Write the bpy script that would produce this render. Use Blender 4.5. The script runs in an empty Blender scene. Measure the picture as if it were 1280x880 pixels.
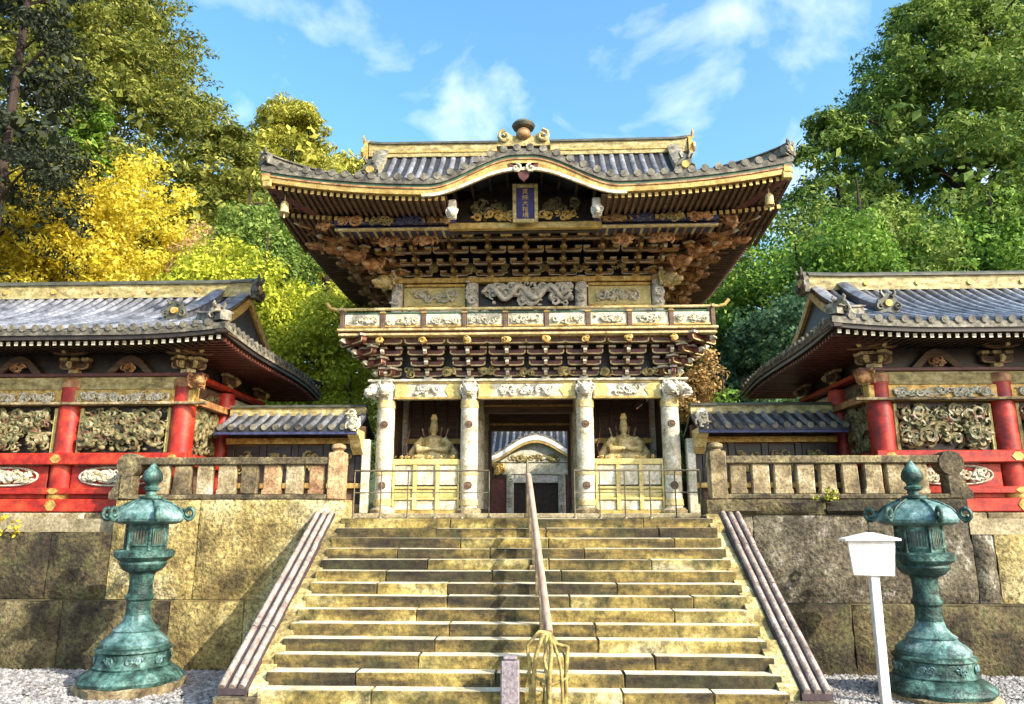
import bpy, math, random
import numpy as np
from mathutils import Vector, Matrix, Euler

R = math.radians
scene = bpy.context.scene
col = scene.collection

# ------------------------------------------------------------------ camera, sky, sun, exposure
SUN_EL, SUN_AZ = 32.0, 54.0            # elevation; degrees to the right of "behind the camera"
cam_d = bpy.data.cameras.new('camera')
cam = bpy.data.objects.new('camera', cam_d)
col.objects.link(cam)
cam_d.sensor_fit = 'HORIZONTAL'
cam_d.sensor_width = 36.0
cam_d.lens = 25.79
cam_d.clip_start = 0.1
cam_d.clip_end = 2000
cam.location = (0.29, 0.0, 2.90)
cam.rotation_euler = (R(90 + 12.9), 0, R(2.1))
scene.camera = cam

world = bpy.data.worlds.new('World')
scene.world = world
world.use_nodes = True
wn, wl = world.node_tree.nodes, world.node_tree.links
wn.clear()
w_out = wn.new('ShaderNodeOutputWorld')
w_bg = wn.new('ShaderNodeBackground'); w_bg.inputs['Strength'].default_value = 0.15
w_sky = wn.new('ShaderNodeTexSky'); w_sky.sky_type = 'NISHITA'; w_sky.sun_disc = False
w_sky.sun_elevation = R(SUN_EL); w_sky.sun_rotation = R(180 - SUN_AZ)
w_sky.air_density = 1.0; w_sky.dust_density = 2.2; w_sky.ozone_density = 1.6
w_hs = wn.new('ShaderNodeHueSaturation'); w_hs.inputs['Saturation'].default_value = 1.22; w_hs.inputs['Hue'].default_value = 0.485; w_hs.inputs['Value'].default_value = 1.0
w_tc = wn.new('ShaderNodeTexCoord')
w_sep = wn.new('ShaderNodeSeparateXYZ')
w_add = wn.new('ShaderNodeMath'); w_add.operation = 'ADD'; w_add.inputs[1].default_value = 0.25
w_div = wn.new('ShaderNodeVectorMath'); w_div.operation = 'DIVIDE'
w_cmb = wn.new('ShaderNodeCombineXYZ')
w_noise = wn.new('ShaderNodeTexNoise'); w_noise.inputs['Scale'].default_value = 4.2
w_noise.inputs['Detail'].default_value = 7; w_noise.inputs['Roughness'].default_value = 0.55; w_noise.inputs['Distortion'].default_value = 0.35
w_map = wn.new('ShaderNodeMapping'); w_map.inputs['Location'].default_value = (8.2, 1.1, 2.0); w_map.inputs['Scale'].default_value = (1.0, 0.8, 1.0)
w_ramp = wn.new('ShaderNodeValToRGB')
w_ramp.color_ramp.elements[0].position = 0.50; w_ramp.color_ramp.elements[0].color = (0, 0, 0, 1)
w_ramp.color_ramp.elements[1].position = 0.94; w_ramp.color_ramp.elements[1].color = (1, 1, 1, 1)
w_mix = wn.new('ShaderNodeMix'); w_mix.data_type = 'RGBA'
w_mix.inputs['B'].default_value = (4.6, 4.75, 4.9, 1)
wl.new(w_tc.outputs['Generated'], w_sep.inputs[0])
wl.new(w_sep.outputs['Z'], w_add.inputs[0])
for k in 'XYZ':
    wl.new(w_add.outputs[0], w_cmb.inputs[k])
wl.new(w_tc.outputs['Generated'], w_div.inputs[0]); wl.new(w_cmb.outputs[0], w_div.inputs[1])
wl.new(w_div.outputs[0], w_map.inputs['Vector']); wl.new(w_map.outputs[0], w_noise.inputs['Vector'])
wl.new(w_noise.outputs['Fac'], w_ramp.inputs[0])
wl.new(w_sky.outputs[0], w_hs.inputs['Color'])
wl.new(w_hs.outputs[0], w_mix.inputs['A']); wl.new(w_ramp.outputs['Color'], w_mix.inputs['Factor'])
wl.new(w_mix.outputs['Result'], w_bg.inputs['Color']); wl.new(w_bg.outputs[0], w_out.inputs['Surface'])

sun_d = bpy.data.lights.new('sun', 'SUN')
sun_d.energy = 3.0; sun_d.angle = R(0.5); sun_d.color = (1.0, 0.93, 0.80)
sun = bpy.data.objects.new('sun', sun_d); col.objects.link(sun)
sdir = Vector((math.sin(R(SUN_AZ)) * math.cos(R(SUN_EL)), -math.cos(R(SUN_AZ)) * math.cos(R(SUN_EL)), math.sin(R(SUN_EL))))
sun.rotation_euler = sdir.to_track_quat('Z', 'Y').to_euler()
sun.location = (20, -20, 30)

scene.view_settings.view_transform = 'Standard'
scene.view_settings.look = 'None'
scene.view_settings.exposure = 1.5
scene.view_settings.gamma = 1.0

# ------------------------------------------------------------------ materials
def new_mat(name):
    m = bpy.data.materials.new(name); m.use_nodes = True
    nt = m.node_tree; b = nt.nodes['Principled BSDF']
    return m, nt, b

def ramp_node(nt, stops):
    r = nt.nodes.new('ShaderNodeValToRGB')
    e = r.color_ramp.elements
    while len(e) < len(stops):
        e.new(0.5)
    for i, (p, c) in enumerate(stops):
        e[i].position = p; e[i].color = (c[0], c[1], c[2], 1)
    return r

def mat_noise(name, stops, scale=3.0, rough=0.7, metal=0.0, bump=0.2, bscale=25.0, stretch=(1, 1, 1), detail=8, rand=0.0,
              spec=0.4, nrough=0.6, second=None, bdist=0.02, speck=0.0, sscale=16.0):
    """colour from world-position noise through a ramp; optional second noise layer (stops, scale, lo, hi) laid over it"""
    m, nt, b = new_mat(name)
    N, L = nt.nodes, nt.links
    g = N.new('ShaderNodeNewGeometry')
    mp = N.new('ShaderNodeMapping'); mp.inputs['Scale'].default_value = stretch
    L.new(g.outputs['Position'], mp.inputs['Vector'])
    n = N.new('ShaderNodeTexNoise'); n.inputs['Scale'].default_value = scale; n.inputs['Detail'].default_value = detail
    n.inputs['Roughness'].default_value = nrough
    L.new(mp.outputs[0], n.inputs['Vector'])
    src = n.outputs['Fac']
    if rand:
        oi = N.new('ShaderNodeObjectInfo')
        ma = N.new('ShaderNodeMath'); ma.operation = 'MULTIPLY_ADD'; ma.inputs[1].default_value = rand; ma.inputs[2].default_value = -rand / 2
        L.new(oi.outputs['Random'], ma.inputs[0])
        ad = N.new('ShaderNodeMath'); ad.operation = 'ADD'
        L.new(src, ad.inputs[0]); L.new(ma.outputs[0], ad.inputs[1]); src = ad.outputs[0]
    r = ramp_node(nt, stops)
    L.new(src, r.inputs[0])
    out = r.outputs['Color']
    if second:
        c2, sc2, lo, hi = second
        n2 = N.new('ShaderNodeTexNoise'); n2.inputs['Scale'].default_value = sc2; n2.inputs['Detail'].default_value = 10
        n2.inputs['Roughness'].default_value = 0.65
        L.new(g.outputs['Position'], n2.inputs['Vector'])
        mr = N.new('ShaderNodeMapRange'); mr.inputs[1].default_value = lo; mr.inputs[2].default_value = hi
        L.new(n2.outputs['Fac'], mr.inputs[0])
        mx = N.new('ShaderNodeMix'); mx.data_type = 'RGBA'; mx.inputs['B'].default_value = (*c2, 1)
        L.new(mr.outputs[0], mx.inputs['Factor']); L.new(out, mx.inputs['A']); out = mx.outputs['Result']
    if speck:
        n3 = N.new('ShaderNodeTexNoise'); n3.inputs['Scale'].default_value = sscale; n3.inputs['Detail'].default_value = 5; n3.inputs['Roughness'].default_value = 0.8
        L.new(g.outputs['Position'], n3.inputs['Vector'])
        m3 = N.new('ShaderNodeMapRange'); m3.inputs[1].default_value = 0.36; m3.inputs[2].default_value = 0.62
        m3.inputs[3].default_value = 1 - speck; m3.inputs[4].default_value = 1 + speck * 0.55
        L.new(n3.outputs['Fac'], m3.inputs[0])
        vm = N.new('ShaderNodeVectorMath'); vm.operation = 'SCALE'
        L.new(out, vm.inputs[0]); L.new(m3.outputs[0], vm.inputs['Scale']); out = vm.outputs[0]
    L.new(out, b.inputs['Base Color'])
    b.inputs['Roughness'].default_value = rough; b.inputs['Metallic'].default_value = metal
    b.inputs['Specular IOR Level'].default_value = spec
    if bump:
        bn = N.new('ShaderNodeTexNoise'); bn.inputs['Scale'].default_value = bscale; bn.inputs['Detail'].default_value = 6
        L.new(g.outputs['Position'], bn.inputs['Vector'])
        bp = N.new('ShaderNodeBump'); bp.inputs['Strength'].default_value = bump; bp.inputs['Distance'].default_value = bdist
        L.new(bn.outputs['Fac'], bp.inputs['Height']); L.new(bp.outputs[0], b.inputs['Normal'])
    return m

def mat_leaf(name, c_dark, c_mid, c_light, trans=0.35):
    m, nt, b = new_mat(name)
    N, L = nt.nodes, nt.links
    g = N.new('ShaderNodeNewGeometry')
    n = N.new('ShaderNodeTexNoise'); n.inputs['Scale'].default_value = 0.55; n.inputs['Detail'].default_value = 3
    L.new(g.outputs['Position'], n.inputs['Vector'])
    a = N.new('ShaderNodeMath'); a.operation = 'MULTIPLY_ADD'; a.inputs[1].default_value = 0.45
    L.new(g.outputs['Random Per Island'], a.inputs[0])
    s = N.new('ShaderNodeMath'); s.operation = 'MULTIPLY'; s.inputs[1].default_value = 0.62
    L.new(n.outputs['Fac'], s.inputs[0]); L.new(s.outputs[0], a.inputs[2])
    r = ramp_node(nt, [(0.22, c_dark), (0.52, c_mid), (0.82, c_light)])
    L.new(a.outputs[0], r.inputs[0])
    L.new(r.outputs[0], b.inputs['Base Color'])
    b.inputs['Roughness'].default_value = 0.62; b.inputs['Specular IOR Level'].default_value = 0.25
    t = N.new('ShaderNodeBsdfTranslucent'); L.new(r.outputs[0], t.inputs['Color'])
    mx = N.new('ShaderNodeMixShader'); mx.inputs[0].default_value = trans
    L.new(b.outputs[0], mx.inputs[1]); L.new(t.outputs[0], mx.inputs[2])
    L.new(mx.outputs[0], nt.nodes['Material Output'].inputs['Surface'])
    return m

M = {}
M['stone_lichen'] = mat_noise('lichened_wall_stone', [(0.25, (0.05, 0.038, 0.018)), (0.38, (0.19, 0.135, 0.045)), (0.49, (0.37, 0.285, 0.10)), (0.60, (0.48, 0.40, 0.20)), (0.75, (0.64, 0.58, 0.44))],
                              scale=0.8, bump=0.9, bscale=14, rand=0.10, rough=0.9, second=((0.06, 0.05, 0.022), 2.0, 0.49, 0.74), bdist=0.05, speck=0.75, sscale=13)
M['stone_moss'] = mat_noise('dark_mossy_wall_stone', [(0.28, (0.014, 0.010, 0.006)), (0.45, (0.048, 0.036, 0.018)), (0.58, (0.115, 0.09, 0.038)), (0.76, (0.26, 0.21, 0.11))],
                            scale=1.6, bump=0.9, bscale=14, rand=0.12, rough=0.9, second=((0.045, 0.06, 0.016), 3.2, 0.5, 0.75), bdist=0.05, speck=0.8, sscale=13)
M['stone_grey'] = mat_noise('grey_wall_stone', [(0.28, (0.022, 0.018, 0.011)), (0.45, (0.082, 0.068, 0.042)), (0.58, (0.165, 0.142, 0.092)), (0.74, (0.29, 0.265, 0.195))],
                            scale=1.3, bump=0.9, bscale=13, rand=0.10, rough=0.9, second=((0.52, 0.48, 0.43), 2.6, 0.56, 0.76), bdist=0.05, speck=0.8, sscale=13)
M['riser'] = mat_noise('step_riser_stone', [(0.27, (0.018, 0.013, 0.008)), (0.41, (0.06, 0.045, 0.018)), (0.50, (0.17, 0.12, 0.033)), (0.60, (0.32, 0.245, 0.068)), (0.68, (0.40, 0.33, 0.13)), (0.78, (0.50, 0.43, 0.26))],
                       scale=1.25, stretch=(0.5, 1.0, 2.2), bump=0.7, bscale=22, rand=0.26, rough=0.9, second=((0.035, 0.036, 0.013), 1.7, 0.46, 0.66), speck=0.65, sscale=9)  # lichen stains, darkened further so the risers look less lit than the treads
M['tread'] = mat_noise('sunlit_step_top', [(0.3, (0.40, 0.34, 0.20)), (0.7, (0.74, 0.69, 0.54))], scale=3, bump=0.3, rough=0.85, speck=0.3)  # sunlight on the step tops put into the colour, paler than the risers
M['ramp'] = mat_noise('ramp_stone', [(0.3, (0.08, 0.06, 0.025)), (0.5, (0.36, 0.28, 0.10)), (0.72, (0.60, 0.52, 0.28))], scale=2.2, bump=0.7, bscale=16, rand=0.16, rough=0.9, speck=0.65)
M['coping'] = mat_noise('ramp_coping', [(0.3, (0.17, 0.13, 0.105)), (0.7, (0.46, 0.38, 0.32))], scale=5, bump=0.4, rough=0.75, speck=0.5)
M['coping_dark'] = mat_noise('ramp_coping_groove', [(0.3, (0.03, 0.022, 0.025)), (0.7, (0.08, 0.055, 0.06))], scale=5, bump=0.3, rough=0.8)
M['bal'] = mat_noise('balustrade_stone', [(0.27, (0.045, 0.033, 0.017)), (0.46, (0.19, 0.145, 0.075)), (0.58, (0.34, 0.27, 0.145)), (0.75, (0.54, 0.47, 0.33))], scale=2.6, bump=0.8, bscale=22, rand=0.24, rough=0.9, speck=0.6)
M['bal_dark'] = mat_noise('balustrade_dark_stone', [(0.3, (0.03, 0.024, 0.014)), (0.5, (0.12, 0.095, 0.05)), (0.7, (0.30, 0.25, 0.12))], scale=2.0, bump=0.8, bscale=20, rand=0.1, rough=0.9, speck=0.7)
M['bal_pink'] = mat_noise('balustrade_ruddy_stone', [(0.3, (0.18, 0.085, 0.04)), (0.5, (0.38, 0.24, 0.12)), (0.7, (0.52, 0.42, 0.22))], scale=2.6, bump=0.8, bscale=22, rand=0.2, rough=0.9, speck=0.6)
M['gravel'] = mat_noise('gravel', [(0.3, (0.05, 0.047, 0.045)), (0.5, (0.24, 0.23, 0.22)), (0.72, (0.52, 0.50, 0.47))], scale=11, rough=0.85, bump=0.2, speck=0.5)
M['soil'] = mat_noise('ground_soil', [(0.3, (0.04, 0.036, 0.03)), (0.7, (0.11, 0.10, 0.09))], scale=6, rough=0.95, bump=0.6)
M['pave'] = mat_noise('terrace_paving', [(0.3, (0.16, 0.13, 0.07)), (0.7, (0.42, 0.36, 0.22))], scale=2, rough=0.9, speck=0.5)
M['hill'] = mat_noise('hillside_undergrowth', [(0.3, (0.012, 0.022, 0.008)), (0.7, (0.05, 0.085, 0.02))], scale=0.8, rough=1, bump=0.8, bscale=2, bdist=0.4)
M['tile'] = mat_noise('bronze_roof_tile', [(0.3, (0.10, 0.105, 0.12)), (0.5, (0.23, 0.24, 0.27)), (0.72, (0.40, 0.41, 0.44))], scale=2.2, rough=0.42, metal=0.5, bump=0.3, rand=0.25, speck=0.45, sscale=7)
M['tile_bed'] = mat_noise('bronze_tile_bed', [(0.3, (0.018, 0.019, 0.022)), (0.7, (0.055, 0.058, 0.066))], scale=3, rough=0.55, metal=0.3, bump=0.2)
M['tile_old'] = mat_noise('weathered_tile_edge', [(0.3, (0.035, 0.032, 0.025)), (0.5, (0.125, 0.115, 0.085)), (0.7, (0.27, 0.25, 0.18))], scale=6, rough=0.7, bump=0.4, rand=0.2, speck=0.5, sscale=9)
M['ridge'] = mat_noise('ridge_plaster', [(0.3, (0.15, 0.115, 0.04)), (0.5, (0.38, 0.31, 0.12)), (0.72, (0.56, 0.49, 0.26))], scale=3, stretch=(1, 1, 3), rough=0.6, bump=0.3, speck=0.5, sscale=9)
M['ridge_cap'] = mat_noise('ridge_cap', [(0.3, (0.03, 0.032, 0.025)), (0.7, (0.12, 0.12, 0.08))], scale=4, rough=0.5, bump=0.2)
M['gold'] = mat_noise('gilding', [(0.3, (0.26, 0.14, 0.03)), (0.5, (0.52, 0.33, 0.08)), (0.72, (0.70, 0.51, 0.19))], scale=7, rough=0.42, metal=0.3, bump=0.3, bscale=40, speck=0.45)
M['gold_bright'] = mat_noise('bright_gilding', [(0.3, (0.32, 0.20, 0.04)), (0.7, (0.64, 0.46, 0.15))], scale=5, rough=0.40, metal=0.2, bump=0.25, bscale=40, speck=0.4, sscale=9)
M['yellow'] = mat_noise('yellow_panel_paint', [(0.3, (0.40, 0.32, 0.09)), (0.7, (0.68, 0.58, 0.24))], scale=3, rough=0.5, bump=0.2, speck=0.35)
M['cream'] = mat_noise('shell_white_paint', [(0.28, (0.26, 0.22, 0.12)), (0.44, (0.52, 0.47, 0.32)), (0.7, (0.72, 0.69, 0.58))], scale=4, rough=0.55, bump=0.3, speck=0.35)
M['gilt_wood'] = mat_noise('weathered_gilt_wood', [(0.28, (0.22, 0.16, 0.06)), (0.45, (0.46, 0.35, 0.14)), (0.7, (0.64, 0.54, 0.28))], scale=4, rough=0.5, bump=0.3, speck=0.4)
M['white_carve'] = mat_noise('white_carving_paint', [(0.28, (0.22, 0.19, 0.13)), (0.45, (0.52, 0.48, 0.38)), (0.7, (0.75, 0.72, 0.64))], scale=9, rough=0.55, bump=0.3)
M['dark'] = mat_noise('black_lacquer', [(0.3, (0.012, 0.009, 0.007)), (0.7, (0.05, 0.034, 0.024))], scale=5, rough=0.4, bump=0.1)
M['bronze_brown'] = mat_noise('golden_brown_carved_wood', [(0.3, (0.09, 0.045, 0.018)), (0.5, (0.26, 0.14, 0.05)), (0.72, (0.48, 0.31, 0.13))], scale=5, rough=0.5, bump=0.3, speck=0.5, sscale=9)
M['maroon'] = mat_noise('maroon_lacquer', [(0.3, (0.06, 0.018, 0.013)), (0.7, (0.17, 0.055, 0.035))], scale=6, rough=0.45, bump=0.1)
M['brown'] = mat_noise('dark_brown_wood', [(0.3, (0.05, 0.028, 0.016)), (0.7, (0.17, 0.10, 0.058))], scale=4, stretch=(0.4, 1, 5), rough=0.6, bump=0.2)
M['red'] = mat_noise('vermilion_lacquer', [(0.28, (0.16, 0.009, 0.006)), (0.5, (0.36, 0.020, 0.010)), (0.72, (0.50, 0.065, 0.022))], scale=3, rough=0.45, bump=0.2, rand=0.10, speck=0.4, sscale=8, second=((0.16, 0.04, 0.022), 2.6, 0.55, 0.85))
M['blue'] = mat_noise('blue_black_paint', [(0.3, (0.015, 0.018, 0.06)), (0.7, (0.07, 0.08, 0.17))], scale=8, rough=0.5)
M['plaque_blue'] = mat_noise('ultramarine_plaque', [(0.3, (0.010, 0.009, 0.07)), (0.7, (0.028, 0.025, 0.17))], scale=6, rough=0.5, bump=0)
M['green'] = mat_noise('green_paint', [(0.3, (0.02, 0.05, 0.03)), (0.7, (0.08, 0.16, 0.08))], scale=6, rough=0.5)
M['orange_carve'] = mat_noise('orange_carving', [(0.3, (0.12, 0.04, 0.015)), (0.5, (0.36, 0.17, 0.06)), (0.72, (0.60, 0.40, 0.20))], scale=5, rough=0.5, bump=0.2)
M['poly'] = mat_noise('polychrome_carving', [(0.26, (0.035, 0.02, 0.012)), (0.38, (0.15, 0.07, 0.035)), (0.47, (0.10, 0.12, 0.05)), (0.55, (0.26, 0.19, 0.085)), (0.66, (0.20, 0.22, 0.13)), (0.76, (0.46, 0.40, 0.28))], scale=4.5, rough=0.5, bump=0.3, speck=0.5, sscale=12)
M['poly_gold'] = mat_noise('gold_polychrome_carving', [(0.26, (0.10, 0.05, 0.025)), (0.40, (0.32, 0.19, 0.06)), (0.50, (0.17, 0.17, 0.07)), (0.60, (0.52, 0.37, 0.12)), (0.75, (0.64, 0.56, 0.36))], scale=5, rough=0.5, bump=0.3, speck=0.4, sscale=12)
M['poly_white'] = mat_noise('pale_polychrome_carving', [(0.26, (0.16, 0.11, 0.06)), (0.38, (0.40, 0.33, 0.18)), (0.48, (0.60, 0.55, 0.42)), (0.58, (0.36, 0.36, 0.24)), (0.68, (0.64, 0.60, 0.50)), (0.78, (0.72, 0.69, 0.62))], scale=5, rough=0.5, bump=0.3, speck=0.4, sscale=12)
M['verdigris'] = mat_noise('verdigris_bronze', [(0.27, (0.008, 0.020, 0.018)), (0.44, (0.024, 0.064, 0.052)), (0.57, (0.08, 0.18, 0.15)), (0.74, (0.26, 0.41, 0.36))], scale=3.2, rough=0.5, metal=0.2, bump=0.7, bscale=28, second=((0.010, 0.018, 0.015), 4.5, 0.48, 0.68), speck=0.6, sscale=14)
M['verdigris_pale'] = mat_noise('pale_verdigris_bronze', [(0.27, (0.02, 0.05, 0.045)), (0.45, (0.08, 0.175, 0.16)), (0.7, (0.29, 0.43, 0.42))], scale=3.2, rough=0.5, metal=0.2, bump=0.6, bscale=28, second=((0.012, 0.03, 0.026), 5.0, 0.5, 0.72), speck=0.5, sscale=14)
M['white_paint'] = mat_noise('white_board_paint', [(0.3, (0.58, 0.56, 0.52)), (0.7, (0.78, 0.77, 0.74))], scale=4, rough=0.55, bump=0.15, speck=0.12)
M['pinkwood'] = mat_noise('weathered_handrail_wood', [(0.3, (0.22, 0.14, 0.10)), (0.7, (0.50, 0.37, 0.28))], scale=5, stretch=(2, 0.6, 0.6), rough=0.7, bump=0.25)
M['yellowpipe'] = mat_noise('yellow_pipe', [(0.3, (0.14, 0.10, 0.03)), (0.7, (0.52, 0.40, 0.13))], scale=6, rough=0.6, metal=0.1, bump=0.3, speck=0.6)
M['metal'] = mat_noise('painted_barrier_metal', [(0.3, (0.10, 0.085, 0.05)), (0.7, (0.26, 0.22, 0.14))], scale=6, rough=0.45, metal=0.5, bump=0.05)
M['granite'] = mat_noise('violet_granite', [(0.3, (0.10, 0.085, 0.09)), (0.7, (0.34, 0.29, 0.31))], scale=30, rough=0.7, bump=0.3)
M['bark'] = mat_noise('bark', [(0.3, (0.012, 0.008, 0.006)), (0.7, (0.06, 0.04, 0.028))], scale=3, stretch=(3, 3, 0.4), rough=0.95, bump=0.8, bscale=10)

M['leaf_yellow'] = mat_leaf('ginkgo_yellow_leaf', (0.36, 0.28, 0.02), (0.70, 0.58, 0.04), (0.86, 0.77, 0.16), trans=0.45)
M['leaf_lime'] = mat_leaf('lime_leaf', (0.121, 0.165, 0.013), (0.396, 0.440, 0.028), (0.682, 0.660, 0.077))
M['leaf_cedar'] = mat_leaf('cedar_needle', (0.036, 0.052, 0.012), (0.16, 0.19, 0.027), (0.39, 0.38, 0.078))
M['leaf_green'] = mat_leaf('fresh_green_leaf', (0.031, 0.084, 0.014), (0.119, 0.252, 0.028), (0.336, 0.476, 0.077))
M['leaf_mid'] = mat_leaf('mid_green_leaf', (0.036, 0.075, 0.018), (0.13, 0.22, 0.034), (0.35, 0.43, 0.095))
M['leaf_olive'] = mat_leaf('olive_leaf', (0.10, 0.115, 0.018), (0.34, 0.345, 0.042), (0.60, 0.56, 0.115))
M['leaf_blue'] = mat_leaf('bluish_cedar_needle', (0.017, 0.049, 0.031), (0.056, 0.140, 0.070), (0.210, 0.336, 0.140))
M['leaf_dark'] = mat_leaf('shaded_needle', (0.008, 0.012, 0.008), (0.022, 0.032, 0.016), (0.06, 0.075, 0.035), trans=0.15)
M['leaf_tan'] = mat_leaf('tan_leaf', (0.22, 0.13, 0.05), (0.50, 0.33, 0.12), (0.66, 0.50, 0.24))

# ------------------------------------------------------------------ mesh helpers
class MB:
    def __init__(s):
        s.v = []; s.f = []; s.m = []
    def add(s, vs, fs, mi=0):
        o = len(s.v)
        s.v += [tuple(v) for v in vs]
        s.f += [tuple(i + o for i in f) for f in fs]
        s.m += [mi] * len(fs)
        return s
    def box(s, x0, x1, y0, y1, z0, z1, mi=0):
        v = [(x0, y0, z0), (x1, y0, z0), (x1, y1, z0), (x0, y1, z0), (x0, y0, z1), (x1, y0, z1), (x1, y1, z1), (x0, y1, z1)]
        return s.add(v, [(3, 2, 1, 0), (4, 5, 6, 7), (0, 1, 5, 4), (1, 2, 6, 5), (2, 3, 7, 6), (3, 0, 4, 7)], mi)
    def cbox(s, x0, x1, y0, y1, z0, z1, c=0.02, mi=0, top=None, jit=0.0, rng=None):
        """box with chamfered edges; top = material index of the top face"""
        X, Y, Z = (x0, x1), (y0, y1), (z0, z1)
        v = []; idx = {}
        for i in (0, 1):
            for j in (0, 1):
                for k in (0, 1):
                    sx, sy, sz = (1, -1)[i], (1, -1)[j], (1, -1)[k]
                    jx = jy = jz = 0
                    if jit:
                        jx, jy, jz = (rng.uniform(-jit, jit) for _ in range(3))
                    p = (X[i] + jx, Y[j] + jy, Z[k] + jz)
                    idx[i, j, k, 0] = len(v); v.append((p[0], p[1] + sy * c, p[2] + sz * c))
                    idx[i, j, k, 1] = len(v); v.append((p[0] + sx * c, p[1], p[2] + sz * c))
                    idx[i, j, k, 2] = len(v); v.append((p[0] + sx * c, p[1] + sy * c, p[2]))
        f = []; q = lambda a: idx[a]
        for i in (0, 1):
            f.append([q((i, 0, 0, 0)), q((i, 1, 0, 0)), q((i, 1, 1, 0)), q((i, 0, 1, 0))])
        for j in (0, 1):
            f.append([q((0, j, 0, 1)), q((1, j, 0, 1)), q((1, j, 1, 1)), q((0, j, 1, 1))])
        f.append([q((0, 0, 0, 2)), q((1, 0, 0, 2)), q((1, 1, 0, 2)), q((0, 1, 0, 2))])
        topf = [q((0, 0, 1, 2)), q((1, 0, 1, 2)), q((1, 1, 1, 2)), q((0, 1, 1, 2))]
        for i in (0, 1):
            for j in (0, 1):
                f.append([q((i, j, 0, 0)), q((i, j, 1, 0)), q((i, j, 1, 1)), q((i, j, 0, 1))])
            for k in (0, 1):
                f.append([q((i, 0, k, 0)), q((i, 1, k, 0)), q((i, 1, k, 2)), q((i, 0, k, 2))])
        for j in (0, 1):
            for k in (0, 1):
                f.append([q((0, j, k, 1)), q((1, j, k, 1)), q((1, j, k, 2)), q((0, j, k, 2))])
        for i in (0, 1):
            for j in (0, 1):
                for k in (0, 1):
                    f.append([q((i, j, k, 0)), q((i, j, k, 1)), q((i, j, k, 2))])
        cen = Vector(((x0 + x1) / 2, (y0 + y1) / 2, (z0 + z1) / 2))
        def fix(fc):
            a, b, d = (Vector(v[fc[0]]), Vector(v[fc[1]]), Vector(v[fc[2]]))
            n = (b - a).cross(d - a)
            return fc if n.dot(a - cen) > 0 else fc[::-1]
        s.add(v, [fix(x) for x in f], mi)
        o = len(s.v) - len(v)
        s.f.append(tuple(i + o for i in fix(topf))); s.m.append(mi if top is None else top)
        return s
    def tube(s, pts, rad, n=6, mi=0, caps=True):
        pts = [Vector(p) for p in pts]
        if not hasattr(rad, '__len__'):
            rad = [rad] * len(pts)
        vs = []; fs = []
        prev = None
        for i, p in enumerate(pts):
            t = (pts[min(i + 1, len(pts) - 1)] - pts[max(i - 1, 0)])
            t = t.normalized() if t.length > 1e-9 else Vector((0, 0, 1))
            if prev is None:
                ref = Vector((0, 0, 1)) if abs(t.z) < 0.9 else Vector((1, 0, 0))
                a = t.cross(ref).normalized()
            else:
                a = (prev - t * prev.dot(t)).normalized()
            prev = a
            b = t.cross(a)
            for k in range(n):
                an = 2 * math.pi * k / n
                vs.append(p + (a * math.cos(an) + b * math.sin(an)) * rad[i])
        for i in range(len(pts) - 1):
            for k in range(n):
                k2 = (k + 1) % n
                fs.append((i * n + k, i * n + k2, (i + 1) * n + k2, (i + 1) * n + k))
        if caps:
            fs.append(tuple(range(n - 1, -1, -1)))
            fs.append(tuple((len(pts) - 1) * n + k for k in range(n)))
        return s.add(vs, fs, mi)
    def lathe(s, prof, n=24, c=(0, 0, 0), mi=0, rot=0.0, caps=True, wob=None):
        vs = []; fs = []
        for r, z in prof:
            for k in range(n):
                an = 2 * math.pi * (k + rot) / n
                rr = r * (wob(k, z) if wob else 1)
                vs.append((c[0] + rr * math.cos(an), c[1] + rr * math.sin(an), c[2] + z))
        for i in range(len(prof) - 1):
            for k in range(n):
                k2 = (k + 1) % n
                fs.append((i * n + k, i * n + k2, (i + 1) * n + k2, (i + 1) * n + k))
        if caps:
            fs.append(tuple(range(n - 1, -1, -1)))
            fs.append(tuple((len(prof) - 1) * n + k for k in range(n)))
        return s.add(vs, fs, mi)
    def prism(s, poly, t0, t1, axis='y', mi=0):
        """polygon [(a, b)] extruded: axis y -> (a, t, b); axis x -> (t, a, b); axis z -> (a, b, t)"""
        mk = {'y': lambda a, b, t: (a, t, b), 'x': lambda a, b, t: (t, a, b), 'z': lambda a, b, t: (a, b, t)}[axis]
        n = len(poly)
        vs = [mk(a, b, t0) for a, b in poly] + [mk(a, b, t1) for a, b in poly]
        fs = [tuple(range(n)), tuple(range(2 * n - 1, n - 1, -1))]
        for i in range(n):
            j = (i + 1) % n
            fs.append((i, i + n, j + n, j))
        return s.add(vs, fs, mi)
    def sweep(s, path, prof, mi=0, caps=True, closed=True):
        """profile [(side, up)] carried along a path; side is horizontal, up is world z"""
        path = [Vector(p) for p in path]; vs = []; fs = []; n = len(prof)
        for i, p in enumerate(path):
            t = path[min(i + 1, len(path) - 1)] - path[max(i - 1, 0)]
            t.z = 0
            t = t.normalized() if t.length > 1e-6 else Vector((1, 0, 0))
            sd = Vector((t.y, -t.x, 0))
            for a, b in prof:
                vs.append(p + sd * a + Vector((0, 0, b)))
        for i in range(len(path) - 1):
            for k in range(n if closed else n - 1):
                k2 = (k + 1) % n
                fs.append((i * n + k, (i + 1) * n + k, (i + 1) * n + k2, i * n + k2))
        if caps and closed:
            fs.append(tuple(range(n))); fs.append(tuple((len(path) - 1) * n + k for k in range(n - 1, -1, -1)))
        return s.add(vs, fs, mi)
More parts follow.
